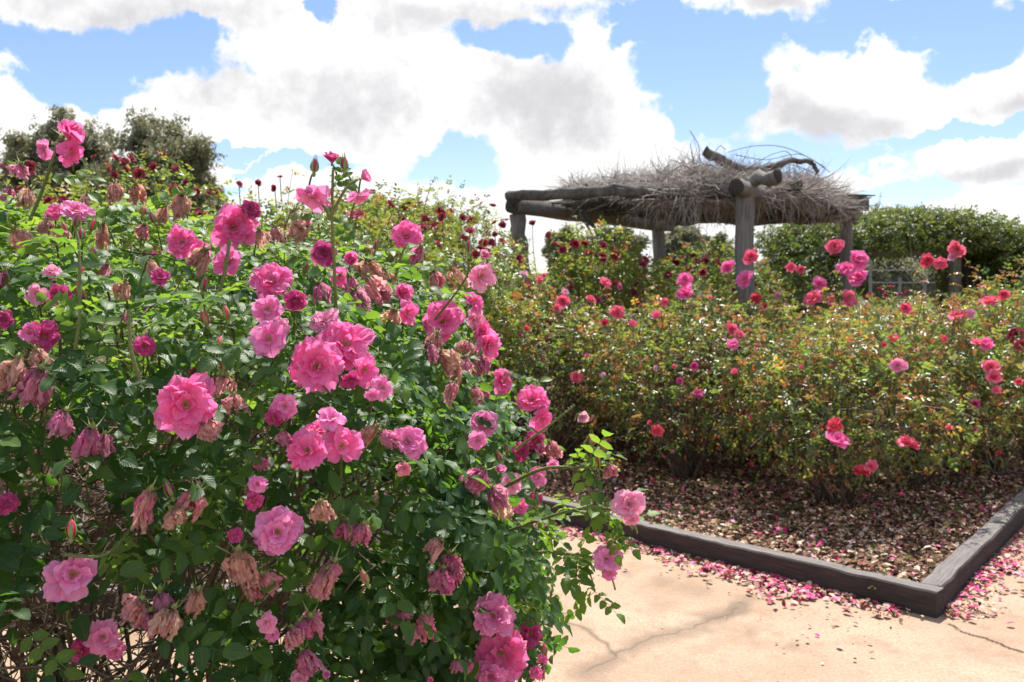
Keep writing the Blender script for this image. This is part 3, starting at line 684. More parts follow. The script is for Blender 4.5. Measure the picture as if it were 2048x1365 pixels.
# ------------------------------------------------------------ the big foreground bush
fgB = [Body((-1.32, 2.15, 1.25), (.42, .45, .58), 2.2, .06, 9), Body((-1.36, 2.55, .95), (1.42, 1.33, .85), 2.5, .06, 5), Body((-.36, 2.1, .74), (.33, .42, .60), 2.3, .08, 6), Body((-1.7, 3.0, 1.1), (1.1, 1.2, .60), 2.3, .05, 8)]
BUSH = empty('rose_bush', (-1.36, 2.5, 0))
tag(BUSH, 'huge rose bush full of large pink double flowers and hanging wilted ones, in the foreground', 'rose bush')
def proj(p):
    """photo pixel of world points"""
    q = p - [0, 0, CAMZ]; c, s = math.cos(PITCH), math.sin(PITCH)
    dep = q[:, 1] * c - q[:, 2] * s; up = q[:, 1] * s + q[:, 2] * c
    return np.stack([1024 + FPX * q[:, 0] / dep, 682.5 - FPX * up / dep], -1)
def fg_leaves():
    ps, ns = [], []
    for b, n in zip(fgB, (1800, 15000, 1700, 3200)):
        p, nn = b.sample(n, .66, 1.03, .45)
        ok = np.ones(n, bool)
        for o in fgB:
            if o is not b: ok &= o.f(p) > .85
        ps.append(p[ok]); ns.append(nn[ok])
    p = np.concatenate(ps); nn = np.concatenate(ns)
    dens = np.clip((p[:, 2] - .3) / .3, .06, 1)                                  # bare towards the ground
    bare = (p[:, 0] < -.38 * p[:, 1] + .05) & (p[:, 2] < 1.0 + .10 * snoise(p[:, 0], p[:, 1], 6, 4))   # the twiggy hollow on the left
    dens = np.where(bare, .06, dens); dens = np.where((p[:, 1] > 3.2) & (p[:, 2] < 1.2), dens * .3, dens)
    cl = snoise(p[:, 0] + p[:, 1] * .6, p[:, 2] * 1.3, 9, 12)
    dens *= np.clip(.85 + .5 * cl, .25, 1)
    k = rng.uniform(size=len(p)) < dens; p, nn = p[k], nn[k]; n = len(p)
    up = nrmz(nn * .65 + np.array([0, -.15, .75]) + rng.normal(size=(n, 3)) * .42)
    fw = nrmz(np.cross(up, rng.normal(size=(n, 3)))) + nn * .35 + np.array([0, 0, -.15])
    size = rng.uniform(.027, .044, n); rnd = np.clip(.38 + rng.normal(0, .2, n) + .75 * np.clip(p[:, 2] - 1.45, -.3, .4), 0, .95)  # tone rises with height: sunlit top over shaded inside, painted into leaf colour
    return leaves(LT_FG, p, fw, up, size, rnd), p
pieces, leafpos = fg_leaves()

FG = [  # px, py, diameter px, kind, colour, facing (screen right, up, towards the viewer)
 (128, 272, 78, 'cup', 'pink', (.7, .5, .5)), (140, 305, 62, 'droop', 'pink', (.6, -.3, .6)), (90, 300, 46, 'droop', 'lilac', (-.6, -.2, .6)), (150, 425, 66, 'open', 'lilac', (.1, .7, .6)), (110, 428, 44, 'open', 'pink', (-.3, .6, .6)),
 (465, 457, 98, 'open', 'pink', (.1, .1, 1)), (365, 485, 66, 'open', 'pink', (-.3, .1, 1)), (455, 523, 66, 'droop', 'lilac', (.2, -.3, 1)), (400, 500, 44, 'droop', 'pink', (.3, -.2, .9)),
 (627, 392, 78, 'droop', 'lilac', (-.3, -.6, .5)), (716, 392, 52, 'droop', 'lilac', (.3, -.7, .4)), (722, 358, 40, 'cup', 'lilac', (.7, .4, .2)), (664, 327, 48, 'cup', 'dark', (0, 1, .12)),
 (647, 507, 56, 'open', 'dark', (.1, .0, 1)), (811, 474, 68, 'open', 'pink', (.1, .3, .9)), (705, 520, 44, 'cup', 'pink', (-.2, .2, .9)), (680, 552, 46, 'droop', 'pink', (-.5, -.1, .8)), (605, 440, 40, 'open', 'pink', (0, .6, .6)), 
 (546, 565, 92, 'open', 'pink', (-.1, .55, .8)), (590, 602, 54, 'droop', 'dark', (.4, -.2, .8)), (535, 617, 66, 'single', 'lilac', (-.1, -.1, 1)), (538, 678, 82, 'single', 'lilac', (-.1, .1, 1)), (560, 655, 44, 'open', 'light', (.2, .5, .8)),
 (800, 590, 58, 'cup', 'pink', (.5, .2, .8)), (812, 625, 56, 'droop', 'pink', (.6, -.1, .7)), (960, 553, 66, 'droop', 'light', (.5, 0, .8)), (968, 515, 34, 'cup', 'light', (.2, .6, .7)),
 (885, 645, 92, 'open', 'pink', (.0, .15, 1)), (946, 605, 52, 'open', 'pink', (.7, .3, .5)), (960, 665, 60, 'open', 'pink', (.7, .1, .6)), (975, 690, 62, 'open', 'pink', (.6, -.2, .7)), (950, 640, 46, 'droop', 'light', (.5, 0, .7)),
 (652, 645, 66, 'open', 'light', (-.2, .7, .6)), (690, 690, 112, 'open', 'pink', (.15, .45, .9)), (634, 733, 118, 'open', 'pink', (-.1, .05, 1)), (728, 738, 74, 'single', 'pink', (.5, -.1, .8)), (764, 775, 56, 'single', 'lilac', (.3, -.1, .9)), (702, 760, 48, 'droop', 'dark', (0, -.6, .7)),
 (371, 811, 134, 'open', 'pink', (.15, -.05, 1)), (1063, 802, 74, 'open', 'pink', (.1, .5, .8)), (1082, 838, 56, 'droop', 'pink', (.4, -.3, .8)), (1070, 880, 46, 'droop', 'dark', (.2, -.6, .6)),
 (1003, 765, 62, 'open', 'pink', (.6, .2, .6)), (1161, 830, 36, 'cup', 'pale', (.3, -.3, .6)), (966, 848, 66, 'single', 'lilac', (.1, .3, .9)), (955, 880, 44, 'droop', 'lilac', (-.1, -.2, .9)), (570, 812, 58, 'droop', 'lilac', (-.1, -.2, .9)), (548, 835, 42, 'droop', 'dark', (-.3, -.3, .7)),
 (617, 903, 92, 'open', 'pink', (-.25, .15, .9)), (684, 893, 90, 'single', 'pink', (.1, 0, 1)), (664, 840, 66, 'droop', 'lilac', (.1, .6, .7)), (630, 862, 50, 'open', 'pink', (-.1, .6, .6)), (815, 885, 78, 'open', 'lilac', (.1, .3, .9)), (808, 937, 38, 'droop', 'light', (.0, -.6, .7)),
 (1080, 905, 44, 'cup', 'light', (.2, .5, .6)), (1258, 1010, 72, 'open', 'light', (.15, .1, 1)), (1263, 1038, 38, 'droop', 'light', (.2, -.6, .7)), (1213, 1118, 66, 'open', 'lilac', (.1, .05, 1)), (1218, 1148, 34, 'droop', 'lilac', (0, -.6, .7)),
 (1022, 965, 50, 'droop', 'light', (.3, .1, .8)), (1002, 945, 36, 'cup', 'lilac', (0, .7, .5)), (1040, 905, 42, 'droop', 'dark', (0, 0, 1)), (1075, 955, 48, 'single', 'lilac', (.3, 0, .8)), (1105, 930, 30, 'droop', 'lilac', (.3, -.3, .7)), (1068, 1000, 40, 'droop', 'dark', (.2, -.5, .7)),
 (555, 1065, 112, 'open', 'lilac', (.05, .0, 1)), (145, 1150, 114, 'single', 'lilac', (-.05, .05, 1)), (985, 1232, 96, 'open', 'lilac', (.1, .2, 1)), (1002, 1308, 118, 'open', 'pink', (.0, .05, 1)), (1058, 1268, 64, 'droop', 'dark', (.5, 0, .8)), (980, 1352, 70, 'open', 'lilac', (-.1, -.3, .9)),
 (12, 1008, 54, 'droop', 'dark', (-.1, .2, 1)), (205, 1275, 76, 'droop', 'lilac', (-.1, -.1, .9)), (160, 1300, 52, 'droop', 'dark', (-.4, -.2, .8)), (230, 1300, 44, 'droop', 'lilac', (.2, -.3, .8)), (105, 545, 44, 'droop', 'light', (0, .6, .5)), (75, 588, 52, 'droop', 'light', (-.5, .0, .6)), (120, 590, 48, 'droop', 'dark', (.1, -.3, .8)),
 (88, 672, 66, 'droop', 'dark', (.1, -.1, .9)), (60, 665, 44, 'droop', 'lilac', (-.3, -.1, .9)), (8, 640, 40, 'open', 'dark', (0, 0, 1)), (290, 692, 50, 'droop', 'dark', (.1, 0, .9)), (535, 1245, 46, 'droop', 'light', (-.4, 0, .8)), (545, 1270, 34, 'droop', 'lilac', (0, -.3, .8)), (600, 1358, 44, 'droop', 'light', (-.3, .2, .8)), (652, 1352, 26, 'cup', 'lilac', (.2, .2, .8)), (860, 1362, 20, 'cup', 'pink', (0, .3, .8)),
 (500, 420, 44, 'open', 'dark', (.1, .4, .8)), (560, 355, 8, 'cup', 'red', (0, 1, 0)), (515, 970, 42, 'droop', 'lilac', (0, .2, .9)), (508, 1000, 44, 'droop', 'dark', (0, -.4, .8)), (1085, 1320, 26, 'droop', 'pink', (.3, 0, .8)), (1072, 1345, 30, 'droop', 'pink', (.2, 0, .8)), (1040, 1015, 36, 'droop', 'pink', (.3, 0, .8)),
 (470, 1072, 34, 'droop', 'dark', (-.2, 0, .9)), (320, 555, 40, 'droop', 'dark', (.1, .3, .8)), (745, 790, 36, 'droop', 'lilac', (.1, -.6, .7))]
WI = [(35, 748, 60, 't'), (82, 770, 62, 'm'), (75, 722, 44, 't'), (130, 848, 50, 'm'), (108, 852, 40, 'm'), (185, 885, 56, 'm'), (210, 890, 42, 'm'), (232, 382, 32, 't'), (272, 388, 36, 't'), (365, 412, 44, 't'), (32, 482, 44, 't'), (208, 472, 42, 't'), (290, 466, 34, 'p'), (42, 345, 34, 'm'), (60, 395, 34, 't'),
 (410, 522, 44, 't'), (452, 775, 48, 'p'), (468, 812, 46, 'p'), (405, 868, 46, 'p'), (298, 1012, 60, 'p'), (345, 1040, 46, 't'), (392, 1005, 50, 'p'), (640, 1027, 48, 't'), (696, 1060, 40, 'm'), (726, 1070, 44, 'm'), (478, 1130, 54, 't'), (492, 1165, 40, 't'), (527, 1168, 44, 'p'),
 (280, 1225, 60, 'p'), (322, 1215, 60, 'm'), (345, 1245, 56, 't'), (395, 1205, 50, 't'), (300, 1245, 50, 'm'), (635, 1180, 50, 'm'), (668, 1148, 52, 'm'), (652, 1165, 46, 'p'), (880, 1100, 42, 'p'), (900, 1130, 50, 'm'), (885, 1160, 46, 'm'), (912, 1150, 38, 'm'), (585, 1275, 42, 'p'), (622, 1255, 50, 'm'), (600, 1262, 40, 'm'), (805, 1240, 46, 'm'), (855, 1252, 44, 'm'), (828, 1272, 42, 'm'),
 (607, 1322, 40, 'm'), (915, 1335, 32, 'm'), (938, 1335, 26, 'm'), (735, 545, 50, 't'), (742, 580, 50, 'p'), (700, 580, 50, 'm'), (715, 600, 40, 'm'), (770, 560, 40, 't'), (770, 590, 36, 'm'), (790, 640, 40, 't'), (905, 555, 38, 't'), (872, 690, 42, 'p'), (862, 705, 36, 'm'), (885, 725, 44, 't'), (912, 745, 36, 't'), (930, 735, 40, 'm'), (935, 700, 38, 'p'), (910, 785, 42, 'p'), (962, 730, 42, 'm'), (972, 790, 38, 'm'), (950, 790, 32, 'p'),
 (965, 960, 42, 'm'), (985, 1000, 50, 'm'), (1008, 1025, 42, 't'), (1218, 945, 32, 'p'), (840, 512, 34, 'm'), (870, 560, 32, 'p'), (590, 442, 42, 't'), (612, 465, 36, 't'), (500, 445, 36, 't'), (520, 478, 36, 't'), (550, 470, 30, 'p'), (120, 470, 32, 't'), (95, 455, 30, 't'), (175, 405, 30, 't'), (330, 430, 30, 't'), (250, 640, 26, 'm'), (250, 580, 34, 't'), (215, 545, 32, 'm'), (300, 540, 34, 't'),
 (750, 870, 36, 't'), (765, 880, 34, 'm'), (505, 1190, 36, 'p'), (515, 930, 30, 'm'), (495, 985, 26, 'm'), (565, 880, 36, 'm'), (540, 690, 10, 'm'), (20, 390, 30, 'm'), (10, 560, 34, 'm'), (18, 770, 40, 'p'), (650, 700, 10, 'p'), (845, 1245, 30, 'p'), (640, 585, 36, 'm'), (1100, 900, 30, 'p'), (1085, 1345, 24, 'p')]
BD = [(152, 455), (181, 462), (147, 500), (184, 518), (163, 562), (155, 592), (170, 600), (285, 430), (310, 445), (689, 340), (628, 345), (733, 506), (751, 500), (752, 545), (610, 547), (632, 548), (937, 505), (1184, 893), (1196, 936), (405, 582), (1090, 1308), (735, 1168), (415, 650), (1000, 925), (435, 700), (1015, 905), (142, 1075), (345, 995), (447, 742), (133, 470), (165, 480), (1205, 905), (455, 640)]
stem_items, thorn_paths, extra_leaf = [], [], []
inner = np.array([-1.2, 2.4, .9])
def sprout(pos, nrm, rad, depth=.09):
    v = nrmz(pos - np.array([0, 0, CAMZ])); q = pos + v * depth * 1.1 - nrm * .02 + np.array([0, 0, -depth * .45]) + rng.normal(size=3) * .015
    stem_items.append((arc_stem(q, pos, .1), .0022, .0016))
def face_vec(pos, fc):
    v = nrmz(np.array([0, 0, CAMZ]) - pos); rt = nrmz(np.cross(v, [0, 0, -1.])); upv = np.cross(rt, v) * -1
    rt = np.array([-v[1], v[0], 0]); rt = nrmz(rt) ; rt = rt if rt[0] > 0 else -rt
    upv = np.array([0, 0, 1.]) - v * v[2]; upv = nrmz(upv)
    return rt * fc[0] + upv * fc[1] + v * fc[2]
# long shoots carry what stands clear of the leaves
SHOOT = {}
def shoot(pxs, Ys, r0, r1, th=0, nl=0, lsize=.03):
    pts = np.array([P(x, y, Y) for (x, y), Y in zip(pxs, Ys)])
    t = np.linspace(0, len(pts) - 1, 14); i = np.minimum(t.astype(int), len(pts) - 2); f = t - i
    p0 = pts[np.maximum(i - 1, 0)]; p1 = pts[i]; p2 = pts[i + 1]; p3 = pts[np.minimum(i + 2, len(pts) - 1)]; f = f[:, None]
    c = .5 * (2 * p1 + (p2 - p0) * f + (2 * p0 - 5 * p1 + 4 * p2 - p3) * f ** 2 + (3 * p1 - p0 - 3 * p2 + p3) * f ** 3)
    shoot_tubes.append(tubes(c[None], np.linspace(r0, r1, 14), 6))
    if th: shoot_tubes.append(thorns(c, th))
    if nl:
        tt = rng.uniform(1.5, 12.8, nl); ii = tt.astype(int); pp = c[ii]; d = nrmz(c[ii + 1] - c[ii])
        side = nrmz(np.cross(d, rng.normal(size=(nl, 3)))); fw = d * .5 + side * .9 + [0, 0, -.1]
        extra_leaf.append((pp, fw, nrmz(np.array([0, -.3, 1.]) + rng.normal(size=(nl, 3)) * .35), rng.uniform(lsize * .8, lsize * 1.15, nl), rng.uniform(.35, .8, nl)))
    return c
shoot_tubes = []
shoot([(672, 620), (668, 520), (664, 440), (666, 340)], [1.75, 1.7, 1.68, 1.66], .0034, .0024, 60, 5, .03)
shoot([(664, 440), (640, 400), (625, 375)], [1.68, 1.67, 1.66], .003, .002, 10, 2, .02)
shoot([(664, 430), (690, 380), (715, 360)], [1.68, 1.67, 1.66], .003, .002, 10, 4, .026)
shoot([(60, 440), (85, 380), (105, 320), (118, 285)], [1.95, 1.93, 1.9, 1.9], .004, .003, 40, 6, .03)
shoot([(980, 1075), (1080, 1040), (1160, 1018), (1240, 1020)], [2.05, 1.93, 1.86, 1.81], .0042, .003, 90, 15, .031)
shoot([(1000, 980), (1080, 940), (1140, 935), (1190, 935)], [2.0, 1.92, 1.86, 1.84], .0045, .003, 80, 14, .031)
shoot([(990, 1130), (1080, 1105), (1150, 1110), (1205, 1120)], [1.95, 1.88, 1.84, 1.8], .0045, .003, 70, 13, .031)
shoot([(1150, 1110), (1180, 1150), (1190, 1185)], [1.84, 1.83, 1.83], .002, .0015, 6, 4, .026)
shoot([(1150, 1020), (1215, 1050), (1250, 1080)], [1.85, 1.83, 1.82], .002, .0015, 8, 4, .028)
shoot([(1030, 900), (1100, 850), (1150, 810)], [1.95, 1.92, 1.9], .003, .002, 40, 7, .027)
shoot([(1120, 940), (1160, 900), (1180, 870)], [1.88, 1.86, 1.85], .0025, .002, 20, 2, .024)
shoot([(1020, 1180), (1060, 1210), (1075, 1240)], [1.9, 1.86, 1.84], .003, .002, 12, 5, .03)
shoot([(870, 640), (930, 560), (937, 520)], [2.15, 2.0, 1.93], .0028, .002, 20, 3, .027)
shoot([(790, 560), (800, 520), (812, 490)], [1.95, 1.93, 1.92], .0035, .002, 20, 5, .028)
shoot([(150, 700), (160, 620), (158, 500), (152, 460)], [1.5, 1.5, 1.52, 1.53], .0032, .002, 30, 7, .028)
shoot([(280, 760), (262, 700), (258, 620)], [1.46, 1.46, 1.48], .0038, .003, 120, 3, .03)
shoot([(130, 1110), (210, 1110), (260, 1060)], [1.33, 1.33, 1.40], .0028, .002, 50, 5, .03)
shoot([(140, 1330), (160, 1290), (135, 1240), (140, 1210)], [1.45, 1.45, 1.45, 1.45], .0022, .0018, 50, 0)
shoot([(400, 640), (440, 580), (460, 480)], [1.7, 1.72, 1.72], .0035, .003, 50, 4, .03)
FREE = {(128, 272): 1.9, (140, 305): 1.9, (90, 300): 1.91, (627, 392): 1.66, (716, 392): 1.66, (722, 358): 1.66, (664, 327): 1.66, (689, 340): 1.67, (628, 345): 1.67,
        (1258, 1010): 1.8, (1263, 1038): 1.8, (1213, 1118): 1.8, (1218, 1148): 1.8, (1161, 830): 1.9, (1184, 893): 1.85, (1196, 936): 1.84, (1218, 945): 1.84, (1205, 905): 1.85, (145, 1150): 1.34, (205, 1275): 1.4, (160, 1300): 1.42, (230, 1300): 1.42, (12, 1008): 1.38, (937, 505): 1.92, (968, 515): 1.92, (960, 553): 1.9}
def at(px, py, off):
    if (px, py) in FREE: return P(px, py, FREE[(px, py)]), np.array([0, -1., 0])
    p, n = hit(fgB, px, py); v = nrmz(np.array([0, 0, CAMZ]) - p); return p + v * off, n
for px, py, d, kind, col, fc in FG:
    if d < 15: continue
    pos, nrm = at(px, py, rng.uniform(.03, .07)); rad = d / 2 / FPX * pos[1] * 1.04
    add_flower(BUSH, pos, face_vec(pos, fc), rad, kind, col)
    sprout(pos, nrm, rad)
for px, py, d, c in WI:
    if d < 15: continue
    pos, nrm = at(px, py, rng.uniform(.02, .06)); rad = d / FPX * pos[1] * .92
    add_wilted(BUSH, pos, rad, {'t': 'wtan', 'p': 'wpink', 'm': 'wmag'}[c]); sprout(pos + [0, 0, rad * .8], nrm, rad)
for px, py in BD:
    pos, nrm = at(px, py, .05); add_bud(BUSH, pos, .026, (rng.normal() * .25, rng.normal() * .2, 1), 'coral' if rng.uniform() < .6 else 'dark'); sprout(pos, nrm, .01, .09)
# leaves must not cover the blooms: clear those standing between a bloom and the light path of the viewer
def clear(pos, keepr):
    pp = proj(pos); ok = np.ones(len(pos), bool)
    for lst in (FG, [(a, b, c * .8, 0, 0, 0) for a, b, c, _ in WI]):
        for px, py, d, *_ in lst:
            ok &= ~((np.hypot(pp[:, 0] - px, pp[:, 1] - py) < d * .55 + 16) & (pos[:, 1] < hitY[(px, py)] + .01))
    return ok
hitY = {}
for px, py, d, *_ in FG + WI: hitY[(px, py)] = at(px, py, .05)[0][1]
def leaf_mesh(pieces_in):
    return pieces_in
def fg_build():
    # rebuild with clearing
    global pieces
    out = []
    for V, F, uv, rn in pieces:
        out.append((V, F, uv, rn))
    return out
# per-leaf clearing works on the leaf centres
def filter_leaves(pcs, LT):
    out = []
    for V, F, uv, rn in pcs:
        T = next(t for t in LT if len(V) % len(t[0]) == 0 and len(F) // len(t[1]) == len(V) // len(t[0])); n = len(t0 := T[0]); N_ = len(V) // n
        ctr = V.reshape(N_, n, 3).mean(1); ok = clear(ctr, 0)
        Vn = V.reshape(N_, n, 3)[ok].reshape(-1, 3); k = int(ok.sum())
        out.append((Vn, (T[1][None] + (np.arange(k) * n)[:, None, None]).reshape(-1, 4), np.tile(uv[:n], (k, 1)), rn.reshape(N_, n)[ok].ravel()))
    return out
pieces = filter_leaves(pieces, LT_FG)
for a in extra_leaf:
    ok = clear(a[0], 0); pieces += leaves(LT_FG, *[q[ok] for q in a])
build('foliage', pieces, M['leaf_fg'], BUSH)
build('stems', shoot_tubes + [stems_piece(stem_items)], M['cane'], BUSH)
def fg_twigs():
    out = []
    n = 130; a = rng.uniform(0, 6.28, n); base = np.stack([-1.2 + np.cos(a) * rng.uniform(.05, .7, n), 2.35 + np.sin(a) * rng.uniform(.05, .45, n), np.zeros(n)], -1)
    d = nrmz(rng.normal(size=(n, 3)) * [1, 1, .5] + [0, -.35, .25]); tip = fgB[1].surf(d, rng.uniform(.75, .98, n)); mid = (base + tip) / 2 + rng.normal(size=(n, 3)) * .12 + [0, 0, .25]
    c = bez(base, mid, tip, 9) + rng.normal(size=(n, 9, 3)) * .012; out.append(tubes(c, np.linspace(.009, .0025, 9) * 1., 5))
    for k in range(0, n, 2): out.append(thorns(c[k], 70, .007, .0009))
    m = 3000; d = nrmz(rng.normal(size=(m, 3)) * [1, 1, .55] + [-.15, -.5, -.1]); p = fgB[1].surf(d, rng.uniform(.35, .95, m))
    p = p[(p[:, 2] > .25) & ((p[:, 0] > -.40 * p[:, 1]) | (p[:, 2] > 1) | (rng.uniform(size=len(p)) < .3))]; m = len(p)
    q = p + nrmz(rng.normal(size=(m, 3)) + [0, -.3, .1]) * rng.uniform(.08, .32, m)[:, None]
    c = bez(p, (p + q) / 2 + rng.normal(size=(m, 3)) * .04, q, 6) + rng.normal(size=(m, 6, 3)) * .004; out.append(tubes(c, np.linspace(.0026, .0009, 6), 3))
    # the bare tangle in the hollow on the left
    m = 650; p = np.stack([rng.uniform(-1.5, -.35, m), rng.uniform(1.35, 2.4, m), rng.uniform(.4, 1.12, m)], -1); p = p[p[:, 0] < -.38 * p[:, 1]]; m = len(p); q = p + nrmz(rng.normal(size=(m, 3))) * rng.uniform(.1, .35, m)[:, None]
    c = bez(p, (p + q) / 2 + rng.normal(size=(m, 3)) * .06, q, 7) + rng.normal(size=(m, 7, 3)) * .005; out.append(tubes(c, np.linspace(.0028, .001, 7), 4))
    build('branches', out, M['twig'], BUSH)
fg_twigs()

# ------------------------------------------------------------ the other rose bushes
def rose_bush(label, x, y, h, rx, ry, mat_, n, size, seed, group, low=.2, zc=.56, leafy=.35, shoots=16, hs=.88, amp=.2):
    e = empty('rose_bush', (x, y, 0)); tag(e, label, 'rose bush', group)
    h = h * hs; c = h * zc; b = Body((x, y, c + .05), (rx, ry, h - c), 2.0, amp, seed, 1.1)
    p, nn = b.sample(n, .45, 1.05, .6)
    k = (p[:, 2] > .3) & (rng.uniform(size=n) < np.clip((p[:, 2] - low) / (.45 * h), leafy * .3, 1)) & (rng.uniform(size=n) < np.clip(.72 + .7 * snoise(p[:, 0] * 1.2 + p[:, 1], p[:, 2] * 1.5 + p[:, 1], 5, seed), .1, 1))
    p, nn = p[k], nn[k]; n = len(p)
    up = nrmz(nn * .5 + np.array([0, -.15, .8]) + rng.normal(size=(n, 3)) * .5); fw = nrmz(rng.normal(size=(n, 3))) + nn * .6
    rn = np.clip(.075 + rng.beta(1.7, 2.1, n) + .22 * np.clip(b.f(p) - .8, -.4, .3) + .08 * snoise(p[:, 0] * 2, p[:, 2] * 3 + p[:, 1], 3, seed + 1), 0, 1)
    pcs = leaves(LT_LO, p, fw, up, rng.uniform(size * .6, size * 1.4, n), rn)
    # shoots standing out of the top, with leaves along them
    d = nrmz(rng.normal(size=(shoots, 3)) * [1, 1, .4] + [0, -.2, 1.0]); s0 = b.surf(d, np.full(shoots, .8)); s1 = s0 + nrmz(d + [0, 0, .8] + rng.normal(size=(shoots, 3)) * .25) * (rng.uniform(0, 1, shoots) ** 2 * .4 + .15)[:, None]
    sc_ = bez(s0, (s0 + s1) / 2 + rng.normal(size=(shoots, 3)) * .05, s1, 6); tw = [tubes(sc_, np.linspace(.004, .0018, 6), 4)]
    lp = sc_[:, 2:].reshape(-1, 3); lp = np.repeat(lp, 2, 0); m = len(lp)
    pcs += leaves(LT_LO, lp, rng.normal(size=(m, 3)) * [1, 1, .4], nrmz(rng.normal(size=(m, 3)) * .4 + [0, 0, 1]), rng.uniform(size * .6, size, m), np.clip(rng.uniform(.45, 1, m), 0, 1))
    build('foliage', pcs, mat_, e)
    # canes and twigs
    n = 26; a = rng.uniform(0, 6.28, n); base = np.stack([x + np.cos(a) * .08, y + np.sin(a) * .08, np.full(n, .05)], -1)
    d = nrmz(rng.normal(size=(n, 3)) * [1, 1, .3] + [0, 0, .5]); tip = b.surf(d, rng.uniform(.7, .95, n)); mid = np.array([x, y, h * .3]) + (tip - [x, y, h * .5]) * .5
    c = bez(base, mid, tip, 8) + rng.normal(size=(n, 8, 3)) * .012; tw.append(tubes(c, np.linspace(.013, .003, 8), 5))
    m = int(620 * rx); d = nrmz(rng.normal(size=(m, 3)) * [1, 1, .8] + [0, -.3, -.35]); p = b.surf(d, rng.uniform(.4, .95, m)); p[:, 2] = np.maximum(p[:, 2], .2)
    q = p + nrmz(rng.normal(size=(m, 3)) + [0, 0, .15]) * rng.uniform(.12, .4, m)[:, None]
    tw.append(tubes(bez(p, (p + q) / 2 + rng.normal(size=(m, 3)) * .05, q, 4), np.linspace(.004, .0014, 4), 3))
    build('branches', tw, M['twig'], e)
    tr = tubes(np.array([[[x, y, -.0], [x + .02, y, .15], [x - .01, y + .01, .32], [x, y, .5]]]), np.array([.045, .032, .028, .018]), 8)
    build('trunk', [tr], M['bark'], e)
    return e, b
GP = 'pink rose bushes in the sleeper-edged bed'
mid = []
for i, (lab, x, y, h, rx, ry, n) in enumerate([
    ('lean rose bush with a bare trunk, one coral bloom low on its left', 1.45, 7.35, 1.62, .95, .8, 3600),
    ('rose bush nearest the sleeper corner, with paired coral pink blooms low down', 2.35, 6.45, 1.45, .85, .75, 3300),
    ('pink rose bush to the right of the corner one, one pale bloom at mid height', 3.15, 7.1, 1.62, .9, .8, 3600),
    ('reddish leaved rose bush at the right edge with a column of coral blooms', 4.05, 7.5, 1.72, .75, .8, 3300),
    ('rose bush just behind the big foreground bush, few small coral blooms', .35, 8.0, 1.68, .95, .8, 3600),
    ('pink rose bush straight in front of the rear pergola post', 1.35, 8.9, 1.66, .9, .7, 2800),
    ('rose bush right below the near pergola post, two large pink blooms on top', 2.35, 8.15, 1.70, .85, .7, 3000),
    ('rose bush topped with a tall cluster of pink blooms below the far right post', 3.45, 8.75, 1.62, .95, .8, 3200),
    ('rose bush in front of the vine covered pergola opening, tall bare shoot on top', 4.35, 8.9, 1.38, .8, .8, 2600),
    ('dark leaved rose bush at the far right edge with a deep red bloom', 4.75, 8.1, 1.95, .75, .9, 2800),
    ('small rose bush at the back left of the bed beside the crooked pergola post', .15, 9.6, 1.62, .8, .5, 2000)]):
    mid.append(rose_bush(lab, x, y, h, rx, ry, M['leaf_mid'], int(n * 1.08), .037, 20 + i, GP))
GR = 'crimson rose bushes making the tall hedge behind'
red = []
for i, (lab, x, y, h, rx, ry, n) in enumerate([
    ('tallest crimson rose bush, at the left below the gum trees', -2.75, 6.3, 2.43, 1.4, 1.0, 8500),
    ('crimson rose bush left of the single tall pink shoot', -1.5, 6.6, 2.42, 1.1, .9, 8000),
    ('crimson rose bush in the middle, behind the tall pink shoot', -1.05, 8.0, 2.52, 1.15, .9, 7500),
    ('crimson rose bush on the left of the crooked pergola post', -.62, 9.4, 2.5, .97, .9, 7000),
    ('crimson rose bush between the crooked post and the rear post', .9, 9.4, 2.26, .74, .5, 7000),
    ('low crimson rose bush to the right of the rear post', 2.85, 12.9, 2.3, 1.2, 1.0, 6500),
    ('crimson rose bush seen through the vine covered pergola', 5.6, 13.2, 1.42, 1.3, 1.0, 4200),
    ('crimson rose bush behind the right end of the bed', 7.6, 13.8, 1.6, 1.2, 1.0, 3600),
    ('crimson rose bush at the far left edge of the picture', -4.3, 6.9, 2.6, 1.0, 1.0, 4000),
    ('dark crimson rose bush tucked behind the crooked post', 1.55, 12.5, 2.15, .8, .8, 3000)]):
    red.append(rose_bush(lab, x, y, h, rx, ry, M['leaf_red'], int(n * 1.15), .038, 50 + i, GR, low=.1, zc=.5, leafy=.8, shoots=45, hs=.97, amp=.13))

